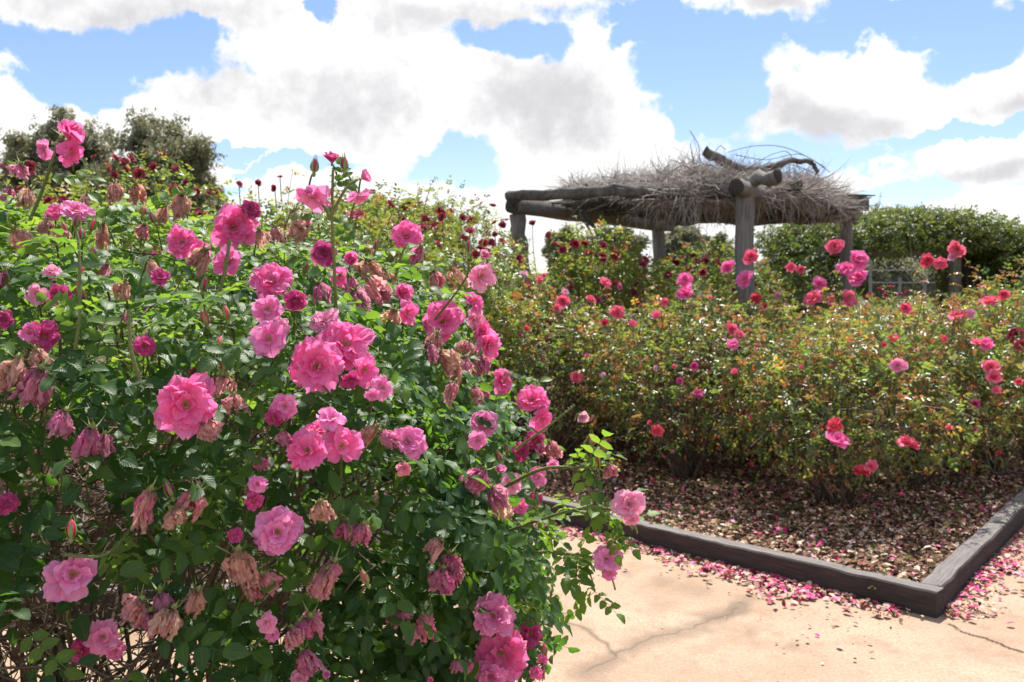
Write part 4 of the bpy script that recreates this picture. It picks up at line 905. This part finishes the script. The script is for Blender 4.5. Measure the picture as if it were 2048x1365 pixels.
PF = [(1670, 495, 36, 'coral'), (1715, 522, 44, 'pink'), (1690, 542, 36, 'pink'), (1718, 558, 40, 'pink'), (1502, 515, 32, 'coral'), (1457, 536, 30, 'pink'), (1490, 560, 42, 'pink'), (1371, 560, 36, 'pink'), (1369, 590, 36, 'pink'), (1637, 570, 32, 'pink'), (1626, 598, 40, 'coral'), (1697, 598, 36, 'coral'), (1663, 604, 28, 'coral'),
 (1510, 598, 30, 'hot'), (1530, 616, 26, 'hot'), (1582, 535, 20, 'coral'), (1602, 541, 18, 'hot'), (1915, 499, 38, 'coral'), (1880, 528, 28, 'coral'), (1855, 522, 28, 'hot'), (1906, 515, 20, 'light'), (1211, 566, 28, 'coral'), (1180, 601, 22, 'coral'), (1235, 625, 32, 'coral'), (1127, 603, 28, 'coral'), (1112, 617, 20, 'coral'), (1130, 585, 16, 'light'),
 (1078, 560, 20, 'coral'), (1088, 552, 12, 'coral'), (1047, 550, 18, 'pale'), (1266, 648, 18, 'coral'), (1209, 646, 18, 'hot'), (1312, 632, 22, 'coral'), (1330, 605, 20, 'coral'), (1420, 597, 14, 'coral'), (1462, 660, 26, 'coral'), (1478, 672, 26, 'coral'), (1466, 690, 26, 'pink'), (1052, 658, 16, 'hot'), (1153, 755, 28, 'coral'), (1175, 713, 14, 'dark'), (1205, 750, 13, 'pale'), (1312, 737, 14, 'pale'),
 (1468, 744, 17, 'coral'), (1396, 788, 26, 'dark'), (1388, 733, 18, 'dark'), (1360, 762, 16, 'dark'), (1797, 733, 34, 'light'), (1788, 676, 20, 'hot'), (1812, 617, 24, 'coral'), (1976, 604, 36, 'coral'), (1916, 637, 36, 'coral'), (1942, 628, 20, 'light'), (1955, 690, 30, 'coral'), (1972, 690, 30, 'pink'), (1981, 735, 32, 'coral'), (1986, 755, 32, 'coral'), (1992, 780, 20, 'coral'),
 (1668, 853, 40, 'hot'), (1673, 885, 48, 'pink'), (1815, 891, 50, 'coral'), (1722, 946, 34, 'hot'), (1742, 934, 28, 'coral'), (1315, 862, 26, 'hot'), (1300, 846, 11, 'hot'), (1898, 857, 15, 'hot'), (1997, 907, 12, 'hot'), (2033, 672, 34, 'red'), (2042, 692, 28, 'red'), (1520, 665, 18, 'hot'), (1557, 592, 16, 'light'), (2007, 590, 22, 'hot'), (1948, 860, 14, 'dark'), (1602, 735, 10, 'hot'), (1768, 690, 12, 'hot'), (1888, 678, 14, 'hot'), (1240, 575, 10, 'dark'), (1950, 808, 20, 'dark'), (2038, 765, 18, 'hot')]
mb = [b for _, b in mid]
def owner(pos, lst): return min(lst, key=lambda eb: eb[1].f(pos[None])[0])[0]
mstems = {}
for px, py, d, col in PF:
    pos, nrm = hit(mb, px, py); v = nrmz(np.array([0, 0, CAMZ]) - pos); pos = pos + v * .10; o = owner(pos, mid)
    rad = d / 2 / FPX * pos[1] * 1.1; fv = nrmz(v * .8 + np.array([0, 0, .5]) + rng.normal(size=3) * .35)
    fo = add_flower(o, pos, fv, rad, 'tea' if rng.uniform() < .6 else 'open', col, lo=True, detail=d > 26)
    if d > 13:
        k3 = int(rng.integers(0, 4)); st = sub('stem', cached(('mst', k3), lambda: mesh('stem', *tubes(bez(np.zeros((1, 3)), np.array([[.02 * k3 - .03, .0, -.1]]), np.array([[.05 * k3 - .08, .14, -.2]]), 5), np.linspace(.003, .0035, 5), 4), M['cane'])), fo)
        st.rotation_mode = 'QUATERNION'; qi = fo.rotation_quaternion.inverted(); s_ = fo.scale[0]; fo.scale = (s_, s_, s_)
        st.rotation_quaternion = qi; st.scale = (1 / s_,) * 3
# a bare budded shoot and other tall shoots rising from the bed
for (pp, Y) in [([(1590, 640), (1547, 560), (1545, 500), (1541, 455)], 8.0), ([(1828, 760), (1828, 640), (1826, 560), (1820, 480)], 7.6), ([(1660, 560), (1650, 520), (1668, 500)], 8.1), ([(1915, 600), (1908, 545), (1914, 505)], 8.2)]:
    pt = np.array([P(x, y, Y) for x, y in pp]); o = owner(pt[0], mid); k = len(pt); c = np.stack([np.interp(np.linspace(0, k - 1, 6), range(k), pt[:, j]) for j in range(3)], -1)
    build('shoot', [stems_piece([(c[None], .005, .003)], 6, 5)], M['cane'], o)
rb = [b for _, b in red]
RF = [(230, 320, 26), (250, 325, 22), (262, 318, 20), (215, 340, 20), (252, 342, 26), (280, 350, 28), (308, 335, 22), (228, 352, 22), (352, 340, 20), (350, 380, 24), (392, 385, 20), (372, 365, 16), (418, 388, 20), (435, 385, 20), (478, 370, 16), (516, 367, 16), (60, 333, 24), (188, 315, 12), (550, 378, 18), (560, 355, 12), (705, 433, 16), (755, 415, 24), (780, 410, 24), (805, 412, 22), (820, 405, 18), (880, 425, 26), (885, 435, 22), (870, 453, 22), (850, 440, 20), (925, 437, 20), (945, 443, 22), (937, 423, 12), (940, 465, 26), (990, 447, 16), (1005, 452, 18), (925, 475, 14), (840, 408, 16), (960, 500, 22), (950, 510, 20), (975, 505, 20), (1065, 447, 18), (990, 470, 14), (1110, 490, 18), (1125, 500, 20), (1150, 488, 22), (1168, 490, 20), (1178, 508, 18), (1206, 492, 20), (1222, 495, 18), (1244, 492, 18), (1208, 520, 18), (1230, 512, 24), (1285, 530, 20), (1258, 495, 14), (1350, 525, 20), (1375, 540, 20), (1395, 525, 20), (1410, 523, 18), (1435, 525, 18), (1405, 545, 18), (1335, 553, 22), (1380, 560, 18), (1232, 570, 24), (1290, 585, 16), (1055, 570, 18), (1275, 570, 18), (1760, 580, 14), (1770, 592, 14), (1782, 575, 12), (1800, 590, 12), (1755, 600, 12), (1778, 605, 14), (1815, 585, 12), (1840, 592, 12), (1290, 520, 18), (1740, 590, 12), (1095, 470, 16)]
rcnt = {}
for px, py, d in RF:
    pos, nrm = hit(rb, px, py); v = nrmz(np.array([0, 0, CAMZ]) - pos); pos = pos + v * .06; o = owner(pos, red)
    rad = min(.075, d / 2 / FPX * pos[1] * 1.05); fo = add_flower(o, pos, nrmz(v * .6 + np.array([0, 0, .6]) + rng.normal(size=3) * .4), rad, 'tea', 'red', lo=True, detail=False)
    if min(b.f(pos[None])[0] for b in rb) > 1.02:
        st = sub('stem', cached(('rst',), lambda: mesh('stem', *tubes(bez(np.zeros((1, 3)), np.array([[.0, .03, -.3]]), np.array([[.05, .12, -.55]]), 6), np.linspace(.0035, .005, 6), 4), M['cane'])), fo)
        s_ = fo.scale[0]; fo.scale = (s_, s_, s_); st.rotation_mode = 'QUATERNION'; st.rotation_quaternion = fo.rotation_quaternion.inverted(); st.scale = (1 / s_,) * 3
for (e, b), n in zip(red, (34, 24, 30, 24, 22, 16, 14, 10, 14, 10)):
    d = nrmz(rng.normal(size=(n, 3)) * [1, .7, .6] + [0, -.75, .7]); pp = b.surf(d, rng.uniform(.98, 1.08, n))
    for p in pp:
        add_flower(e, p, nrmz(p - b.C + rng.normal(size=3) * .3), float(rng.uniform(.032, .055)), 'tea', 'red' if rng.uniform() < .9 else 'dark', lo=True, detail=False)
for (e, b), n in zip(mid, (7, 6, 8, 7, 7, 5, 4, 4, 4, 5, 3)):
    d = nrmz(rng.normal(size=(n, 3)) + [0, -.9, .2]); pp = b.surf(d, rng.uniform(.95, 1.05, n))
    for p in pp: add_flower(e, p, nrmz(p - b.C + rng.normal(size=3) * .3), float(rng.uniform(.016, .03)), 'tea', ['coral', 'hot', 'dark', 'pale'][int(rng.integers(0, 4))], lo=True, detail=False)

# small weeds growing in the mulch
def weeds():
    pos = bedpts(BEDP, 240, .55, .55); pos = np.concatenate([pos, np.full((240, 1), .11)], 1); pos = np.repeat(pos, 6, 0) + rng.normal(size=(1440, 3)) * [.04, .04, .01]; n = len(pos)
    o = build('weeds', leaves(LT_LO, pos, rng.normal(size=(n, 3)) * [1, 1, .2] + [0, 0, .6], nrmz(rng.normal(size=(n, 3)) * .4 + [0, 0, 1]), rng.uniform(.012, .026, n), rng.uniform(.2, .6, n)), M['leaf_vine'])
    tag(o, 'small green weeds sprouting through the mulch', 'weeds', kind='stuff')
weeds()

# ------------------------------------------------------------ log pergola
def log(name, parent, p0, p1, r0, r1, mat_='log', K_=14, sides=14, wob=.012, seed=0, cap=True, bend=0, seat=None):
    r = np.random.default_rng(seed); p0, p1 = np.array(p0, float), np.array(p1, float); t = np.linspace(0, 1, K_)[:, None]
    c = p0 * (1 - t) + p1 * t; ax = nrmz(p1 - p0)
    w = np.cumsum(r.normal(size=(K_, 3)), 0) * wob * .5; w -= w[0] * (1 - t) + w[-1] * t; c = c + w + bend * np.sin(t * math.pi) * np.array([0, 0, 1])
    a = nrmz(np.cross(ax, [.31, .2, .9] if abs(ax[2]) < .8 else [1, .1, 0])); b = np.cross(ax, a)
    an = np.arange(sides) * 6.2832 / sides; rad = (r0 + (r1 - r0) * t) * (1 + .05 * np.sin(9 * t + seed) * (name != 'post') + .07 * np.sin(3 * an[None] + 5 * t + seed) + .04 * r.normal(size=(K_, sides)) * (2 if mat_ == 'bark' else .6))
    V = c[:, None] + rad[:, :, None] * (a * np.cos(an)[:, None] + b * np.sin(an)[:, None])[None]
    V = V.reshape(-1, 3); i = np.arange(K_ - 1)[:, None] * sides; j = np.arange(sides)[None]; j2 = (j + 1) % sides
    F = np.stack([i + j, i + j2, i + sides + j2, i + sides + j], -1).reshape(-1, 4)
    o = build(name, [(V, F)], M[mat_], parent)
    if cap:   # sawn ends with a shallow rim
        ps = []
        for e, sg in ((0, -1), (K_ - 1, 1)):
            ring = V.reshape(K_, sides, 3)[e]; cc = ring.mean(0); rings = [ring, cc + (ring - cc) * .93 + ax * sg * .006, cc + (ring - cc) * .5 + ax * sg * .008, cc + (ring - cc) * .02 + ax * sg * .008]
            W = np.concatenate(rings); i = np.arange(3)[:, None] * sides; build('sawn_end', [(W, np.stack([i + j, i + j2, i + sides + j2, i + sides + j], -1).reshape(-1, 4))], M['logend'], o)
    return o
# a child of a child: coordinates of the sawn end are already in the log's own frame (log sits at its pergola's origin)
PERG = empty('log_pergola', (2.2, 11, 0)); tag(PERG, 'weathered grey log pergola with a thatch of dead vines on its roof', 'pergola')
_b = build
def build(name, pieces_, m, parent=None, smooth=True, extra=None):
    """as before, but counts the whole chain of parents"""
    Vs = [(p[0] - _world(parent),) + tuple(p[1:]) for p in pieces_] if parent is not None else pieces_
    o = _b(name, Vs, m, None, smooth, extra)
    if parent is not None: o.parent = parent
    return o
def _world(p):
    t = np.zeros(3)
    while p is not None: t += np.array(p.location); p = p.parent
    return t
YA, YB, YC, YD = 10.8, 13.4, 8.8, 12.2
A = P(1032, 415, YA); B = P(1316, 455, YB); C_ = P(1490, 380, YC); D_ = P(1693, 428, YD)
log('post', PERG, (A[0] + .12, A[1], 0), (A[0] + .13, A[1], 1.75), .10, .095, seed=1, cap=False, wob=.02)
log('post', PERG, (A[0] + .13, A[1], 1.74), (A[0] + .01, A[1], A[2] - .08), .10, .095, 'log', seed=2, cap=False, wob=.03)
log('post', PERG, (B[0], B[1], 0), (B[0], B[1], B[2] - .05), .105, .095, seed=3, cap=False)
log('post', PERG, (C_[0], C_[1], 0), (C_[0], C_[1], C_[2] + .02), .10, .088, seed=4, cap=False)
log('post', PERG, (D_[0], D_[1], 0), (D_[0], D_[1], D_[2] - .05), .085, .08, seed=5, cap=False)
log('beam', PERG, P(1024, 411, YA - .15), P(1342, 449, YB + .3), .105, .105, seed=6)
log('beam', PERG, P(1472, 374, YC - .28), P(1703, 427, YD + .25), .075, .125, seed=7, wob=.03, K_=18)
# rafters lying across the two beams, front one first
log('rafter', PERG, P(1016, 392, 10.75), P(1470, 383, 8.9), .06, .07, 'bark', seed=8, wob=.02, K_=22, cap=False)
log('rafter', PERG, P(1462, 380, 8.95), P(1556, 351, 8.55), .055, .075, 'log', seed=9, wob=.03)
log('rafter', PERG, P(1135, 404, 11.3), P(1600, 372, 9.4), .075, .07, 'bark', seed=10, wob=.025, K_=22)
log('rafter', PERG, P(1180, 410, 11.9), P(1640, 385, 10.3), .08, .07, 'bark', seed=11, wob=.025, K_=22)
log('rafter', PERG, P(1235, 418, 12.5), P(1682, 398, 11.2), .08, .075, 'bark', seed=12, wob=.025, K_=22)
log('rafter', PERG, P(1280, 428, 13.1), P(1737, 410, 11.9), .09, .075, 'bark', seed=13, wob=.025, K_=22)
log('rafter', PERG, P(1300, 440, 13.5), P(1700, 432, 12.4), .09, .08, 'bark', seed=14, wob=.04, K_=22)
log('branch', PERG, P(1409, 301, 9.2), P(1470, 334, 9.2), .05, .045, 'bark', seed=15, cap=False, bend=-.02)
log('branch', PERG, P(1468, 333, 9.2), P(1550, 332, 9.4), .045, .035, 'bark', seed=16, cap=False, bend=-.03)
log('branch', PERG, P(1548, 333, 9.4), P(1624, 326, 9.6), .034, .026, 'bark', seed=17, cap=False, bend=.02)
log('branch', PERG, P(1623, 326, 9.6), P(1634, 348, 9.6), .026, .02, 'bark', seed=18, cap=False)
log('branch', PERG, P(1172, 428, 10.9), P(1198, 474, 10.9), .045, .012, 'bark', seed=19, cap=False, K_=8)
log('branch', PERG, P(1160, 428, 10.9), P(1186, 470, 10.8), .03, .01, 'bark', seed=20, cap=False, K_=8)
log('branch', PERG, P(1694, 412, 12), P(1712, 450, 12), .07, .02, 'bark', seed=21, cap=False, K_=8)
def thatch():
    out = []
    # thatch outline: px, top row, bottom row of the mat, depth
    prof = np.array([[1125, 380, 388, 11.8], [1160, 362, 390, 11.8], [1205, 366, 391, 11.6], [1250, 352, 393, 11.2], [1290, 356, 398, 10.8], [1320, 346, 400, 10.3], [1365, 342, 402, 10.0], [1400, 330, 402, 9.9], [1430, 338, 402, 9.9], [1465, 334, 400, 9.9], [1520, 348, 388, 10.0], [1570, 360, 390, 10.4], [1620, 354, 398, 10.8], [1655, 380, 408, 11.2], [1690, 412, 420, 11.6]]); prof[:, 1] = np.minimum(prof[:, 1] + 9, prof[:, 2] - 6)
    def mat_pts(n, top, wd):
        x = 1130 + 555 * rng.uniform(0, 1, n) ** .78; T = np.interp(x, prof[:, 0], prof[:, 1]); Bm = np.interp(x, prof[:, 0], prof[:, 2]); Y = np.interp(x, prof[:, 0], prof[:, 3]) + rng.uniform(-wd, wd, n); Y = np.where((x > 1400) & (x < 1560), np.maximum(Y, 9.0), Y)
        f = rng.uniform(size=n) ** top; y = T + (Bm - T) * f
        d = np.array([ray(a, b) for a, b in zip(x, y)]); return np.array([0, 0, CAMZ]) + d * Y[:, None]
    n = 700; p = mat_pts(n, .9, 1.0); d = nrmz(rng.normal(size=(n, 3)) * [1, 1, .25]); L = rng.uniform(.25, .8, n)[:, None]
    out.append(tubes(bez(p - d * L * .5, p + rng.normal(size=(n, 3)) * .06, p + d * L * .5, 5), np.array([.005, .009, .010, .008, .003]), 4))
    n = 6800; p = mat_pts(n, .9, 1.1); d = nrmz(rng.normal(size=(n, 3)) * [1, 1, .4]); L = rng.uniform(.12, .45, n)[:, None]
    c = bez(p, p + d * L * .5 + rng.normal(size=(n, 3)) * .07, p + d * L + rng.normal(size=(n, 3)) * .05, 5); out.append(tubes(c, np.array([.0034, .0032, .0027, .0022, .0012]), 3))
    n = 1500; p = mat_pts(n, 3.0, 1.0); q = p + rng.normal(size=(n, 3)) * [.12, .12, .05] + np.array([0, 0, 1.]) * rng.uniform(.03, .2, n)[:, None]     # fuzz standing up
    out.append(tubes(bez(p, (p + q) / 2 + rng.normal(size=(n, 3)) * .04, q, 4), np.array([.003, .0028, .002, .001]), 3))
    n = 1500; p = mat_pts(n, .25, 1.1); p = p[snoise(p[:, 0], p[:, 1], 3.2, 5) > -.1]; n = len(p); q = p + rng.normal(size=(n, 3)) * [.09, .09, 0] - np.array([0, 0, 1.]) * (rng.uniform(0, 1, n) ** 2 * .38 + .05)[:, None]   # hanging ends
    out.append(tubes(bez(p, (p + q) / 2 + rng.normal(size=(n, 3)) * .06, q, 5), np.array([.005, .0045, .004, .003, .001]), 3))
    return out
th_ = build('thatch', thatch(), M['vinewood'], PERG); th_['kind'] = 'stuff'
def brush():   # heavier dark brushwood filling the roof under the thatch
    out = []; n = 1000; x = 1160 + 510 * rng.uniform(0, 1, n) ** .75; y = rng.uniform(392, 436, n); y = np.minimum(y, np.interp(x, [1160, 1250, 1330], [402, 418, 436])); Y = np.interp(x, [1150, 1450, 1670], [11.6, 11.4, 11.6]) + rng.uniform(-.8, .8, n)
    p = np.array([P(a, b, c) for a, b, c in zip(x, y, Y)]); d = nrmz(np.array([1, -.35, 0]) + rng.normal(size=(n, 3)) * [.5, .6, .06]); L = rng.uniform(.3, 1.0, n)[:, None]
    out.append(tubes(bez(p - d * L / 2, p + rng.normal(size=(n, 3)) * [.08, .08, .03], p + d * L / 2, 5), np.array([.012, .02, .022, .018, .008]), 5)); return out
br_ = build('brushwood', brush(), M['bark'], PERG); br_['kind'] = 'stuff'
def wires():
    out = []
    for pts in ([(1455, 305), (1500, 292), (1560, 290), (1620, 315), (1660, 345)], [(1470, 310), (1530, 322), (1600, 305), (1650, 335)], [(1480, 345), (1540, 310), (1575, 300), (1600, 340)], [(1500, 338), (1540, 325), (1590, 330), (1640, 352)], [(1400, 332), (1398, 290), (1380, 262)], [(1420, 320), (1440, 290), (1452, 300)]):
        pt = np.array([P(x, y, 10.2 + .1 * i) for i, (x, y) in enumerate(pts)]); k = len(pt); t = np.linspace(0, k - 1, 16); c = np.stack([np.interp(t, range(k), pt[:, j]) for j in range(3)], -1)
        c[1:-1] = (c[:-2] + c[1:-1] * 2 + c[2:]) / 4; c[1:-1] = (c[:-2] + c[1:-1] * 2 + c[2:]) / 4
        out.append(tubes(c[None], np.full(16, .0045), 4))
    build('wire', out, M['wire'], PERG)
wires()

# ------------------------------------------------------------ vine covered pergola
VP = empty('vine_pergola', (7.3, 17, 0)); tag(VP, 'log pergola buried under a green climbing vine, at the right behind the roses', 'pergola')
for i, (px, Y) in enumerate(((1640, 16), (1912, 16), (1700, 18.6), (1960, 18.6))):
    q = P(px, 500, Y); log('post', VP, (q[0], q[1], 0), (q[0], q[1], 2.45), .11, .10, seed=30 + i, cap=False)
log('beam', VP, P(1662, 503, 15.9), P(1930, 497, 15.9), .10, .10, 'log', seed=35)
log('beam', VP, P(1620, 505, 18.6), P(2000, 500, 18.6), .10, .10, 'log', seed=36)
for i, px in enumerate((1670, 1705, 1760, 1820, 1880, 1930)):
    q0, q1 = P(px, 494, 15.6), P(px + 40, 494, 19); log('rafter', VP, (q0[0], q0[1], 2.52), (q1[0], q1[1], 2.52), .07, .07, 'bark', seed=40 + i, cap=False)
vb = [Body((7.15, 17.2, 2.6), (2.2, 1.9, .46), 2.3, .12, 71, 1.5), Body((8.75, 16.6, 1.65), (.55, 1.2, 1.15), 2.3, .14, 72), Body((5.35, 16.6, 1.75), (.60, 1.2, .8), 2.2, .12, 73), Body((7.6, 16.7, 2.68), (1.2, 1.3, .46), 2.1, .12, 74)]
pcs = []
for b, n in zip(vb, (7000, 4200, 2400, 3000)):
    p, nn = b.sample(n, .72, 1.06, .6); k = (p[:, 2] > .15) & ~((p[:, 2] < 2.42) & (p[:, 0] > 5.9) & (p[:, 0] < 8.35)); p, nn = p[k], nn[k]; n = len(p)
    up = nrmz(nn * .6 + np.array([0, 0, .7]) + rng.normal(size=(n, 3)) * .4)
    pcs += leaves(LT_LO, p, rng.normal(size=(n, 3)) + nn * .3 + [0, 0, -.4], up, rng.uniform(.05, .09, n), np.clip(rng.beta(2, 2.4, n) + .12 * snoise(p[:, 0] * 2, p[:, 2] * 3, 2, 3), 0, 1))
n = 60; s0 = vb[0].surf(nrmz(rng.normal(size=(n, 3)) * [1, .5, .2] + [0, 0, .7]), np.full(n, .95)); s1 = s0 + rng.normal(size=(n, 3)) * [.25, .2, .1] + [0, 0, .15]
sc_ = bez(s0, (s0 + s1) / 2 + rng.normal(size=(n, 3)) * .1, s1, 6); lp = sc_.reshape(-1, 3); m = len(lp)
pcs += leaves(LT_LO, lp, rng.normal(size=(m, 3)), nrmz(rng.normal(size=(m, 3)) + [0, 0, 1]), rng.uniform(.03, .055, m), rng.uniform(.4, .9, m))
build('foliage', pcs, M['leaf_vine'], VP)
n = 420; p = vb[1].surf(nrmz(rng.normal(size=(n, 3))), rng.uniform(.4, .95, n)); q = p + rng.normal(size=(n, 3)) * [.15, .15, .1] + [0, 0, .45]
vs_ = build('branches', [tubes(sc_, np.linspace(.008, .003, 6), 4), tubes(bez(p, (p + q) / 2 + rng.normal(size=(n, 3)) * .08, q, 5), np.linspace(.014, .006, 5), 4)], M['twig'], VP)

vs_['kind'] = 'stuff'
# ------------------------------------------------------------ court fence far behind
FN = empty('court_fence', (11, 26, 0)); tag(FN, 'pale wire court fence with metal posts, seen through the vine covered pergola', 'fence')
for px in (1741, 1800, 1850, 1900, 1955):
    q = P(px, 560, 26); log('fence_post', FN, (q[0], q[1], 0), (q[0], q[1], 2.7 if px < 1760 else 2.1), .045, .045, 'metal', K_=3, sides=8, wob=0, cap=False)
for py in (541, 566):
    log('rail', FN, P(1741, py, 26), P(2080, py, 26), .013, .013, 'metal', K_=3, sides=6, wob=0, cap=False)
q0, q1 = P(1741, 560, 26), P(2080, 560, 26); n = 46; xs = np.linspace(q0[0], q1[0], n); H = 2.2
d1 = np.array([[[x, 26.0, .1], [min(x + 2.1, q1[0]), 26.0, .1 + min(2.1, q1[0] - x)]] for x in xs[:-1]]); d2 = np.array([[[x, 26.01, .1], [max(x - 2.1, q0[0]), 26.01, .1 + min(2.1, x - q0[0])]] for x in xs[1:]])
build('wire_mesh', [tubes(d1, .004, 3), tubes(d2, .004, 3)], M['metal'], FN)

# ------------------------------------------------------------ gum trees and hills
def hills():
    n = 90; a = np.linspace(-1.3, 1.3, n); r = 260
    top = 7 + 3.0 * np.sin(a * 5 + 1) + 1.6 * np.sin(a * 13); prof = [(0, 0), (25, .45), (55, .8), (95, 1), (170, .6), (260, 0)]
    V = np.array([[math.sin(t) * (r + dr), math.cos(t) * (r + dr), -.5 + h * f + (.5 * math.sin(t * 60 + dr) if f else 0)] for (dr, f) in prof for t, h in zip(a, top)])
    o = obj('hills', mesh('hills', V, grid_faces(n, len(prof)), ground_mat('wooded_hill', (.05, .06, .03), (.10, .10, .05), (.14, .12, .07)))); tag(o, 'low wooded hills on the horizon', kind='structure')
hills()
def gum(label, px, Y, top_py, wpx, seed, dens=1., low=.42, name='gum_tree'):
    r = np.random.default_rng(seed); H = P(px, top_py, Y)[2]; x = P(px, 500, Y)[0]; W = wpx / FPX * Y / 2
    e = empty(name, (x, Y, 0)); tag(e, label, 'tree', 'gum trees beyond the rose garden')
    tb = []; ends = []
    nb = 7; th = H * low * .8
    trunk = np.array([[[x, Y, -.05], [x + r.normal() * .1, Y, th * .4], [x + r.normal() * .15, Y, th * .8], [x + r.normal() * .2, Y, th * 1.15]]]); tb.append(tubes(trunk, np.array([.028, .02, .017, .012]) * H, 8))
    for k in range(nb):
        p0 = trunk[0, 2 + k % 2]; a = r.uniform(0, 6.28); tip = np.array([x + math.cos(a) * W * r.uniform(.2, .85), Y + math.sin(a) * W * r.uniform(.2, .8), H * r.uniform(.62, .93)])
        c = bez(p0[None], (p0 * .5 + tip * .5 + [0, 0, H * .06])[None], tip[None], 6); tb.append(tubes(c, np.linspace(.011, .003, 6) * H, 6))
        for j in range(5):
            q0 = c[0, r.integers(2, 6)]; q1 = q0 + nrmz(r.normal(size=3) + [0, 0, .3]) * W * r.uniform(.2, .5); tb.append(tubes(bez(q0[None], ((q0 + q1) / 2 + r.normal(size=3) * .05 * W)[None], q1[None], 4), np.linspace(.004, .0015, 4) * H, 4)); ends.append(q1)
    ends = np.array(ends); build('trunk', tb, M['trunk'], e)
    # leaf clumps: at the limb ends and over the crown
    cz = H * (1 + low) / 2; rz = H * (1 - low) / 2
    cc = [q for q in ends]
    d = nrmz(r.normal(size=(int(85), 3))); body = Body((x, Y, cz), (W, W * .9, rz), 2.1, .18, seed, 1.3); cc = np.concatenate([np.array(cc), body.surf(d, r.uniform(.3, .95, len(d)))])
    cc = cc[(cc[:, 2] < H) & (np.abs(cc[:, 0] - x) < W)]
    pos = []; 
    for q in cc:
        m = int(60 * dens); s = W * r.uniform(.12, .25); pos.append(q + r.normal(size=(m, 3)) * [s * .62, s * .62, s * .5])
    pos = np.concatenate(pos); n = len(pos); ls = .0045 * Y
    build('crown', leaves(LT_GUM, pos, rng.normal(size=(n, 3)) + [0, 0, -.5], nrmz(rng.normal(size=(n, 3)) + [0, 0, .6]), rng.uniform(ls * .6, ls * 1.1, n), np.clip(rng.beta(2, 2, n) + .1 * snoise(pos[:, 0], pos[:, 2], .8, seed), 0, 1)), M['leaf_gum'], e)
for i, a in enumerate([
    ('tall round gum tree at the far left, behind the top pink blooms', 135, 30, 206, 210, 201, 1.15), ('broad gum tree left of centre, its crown sloping down to the right', 320, 29, 232, 215, 202, 1.15),
    ('low spreading gum crown on the right shoulder of the broad left one', 392, 31, 305, 110, 203), ('low gum crown at the left picture edge', 55, 33, 275, 110, 204), ('small dark gum tree behind the tall pink shoot', 755, 42, 368, 70, 205), ('small dark gum tree just left of the middle', 830, 44, 383, 80, 206), ('low round gum behind the crimson hedge near the crooked post', 890, 46, 402, 60, 207),
    ('slender pale gum seen between the pergola posts on the left', 1125, 55, 450, 60, 208), ('hazy gum under the middle of the log pergola', 1235, 55, 466, 95, 209), ('bushy gum right of the rear pergola post', 1370, 52, 452, 90, 210), ('low brown gum beside the near pergola post', 1440, 50, 478, 80, 211), ('gum tree seen through the vine covered pergola', 1770, 60, 520, 130, 212),
    ('low gum seen through the right of the vine pergola opening', 1880, 62, 528, 130, 213), ('dark gum tree at the right picture edge behind the vine pergola', 2025, 40, 455, 110, 214), ('second gum behind the vine pergola at the right edge', 1975, 48, 478, 90, 215), ('low gum just right of the near pergola post', 1545, 58, 530, 110, 216), ('distant gum beneath the thatch, left of the rear post', 1180, 60, 478, 90, 217)]): gum(*a)
# ------------------------------------------------------------
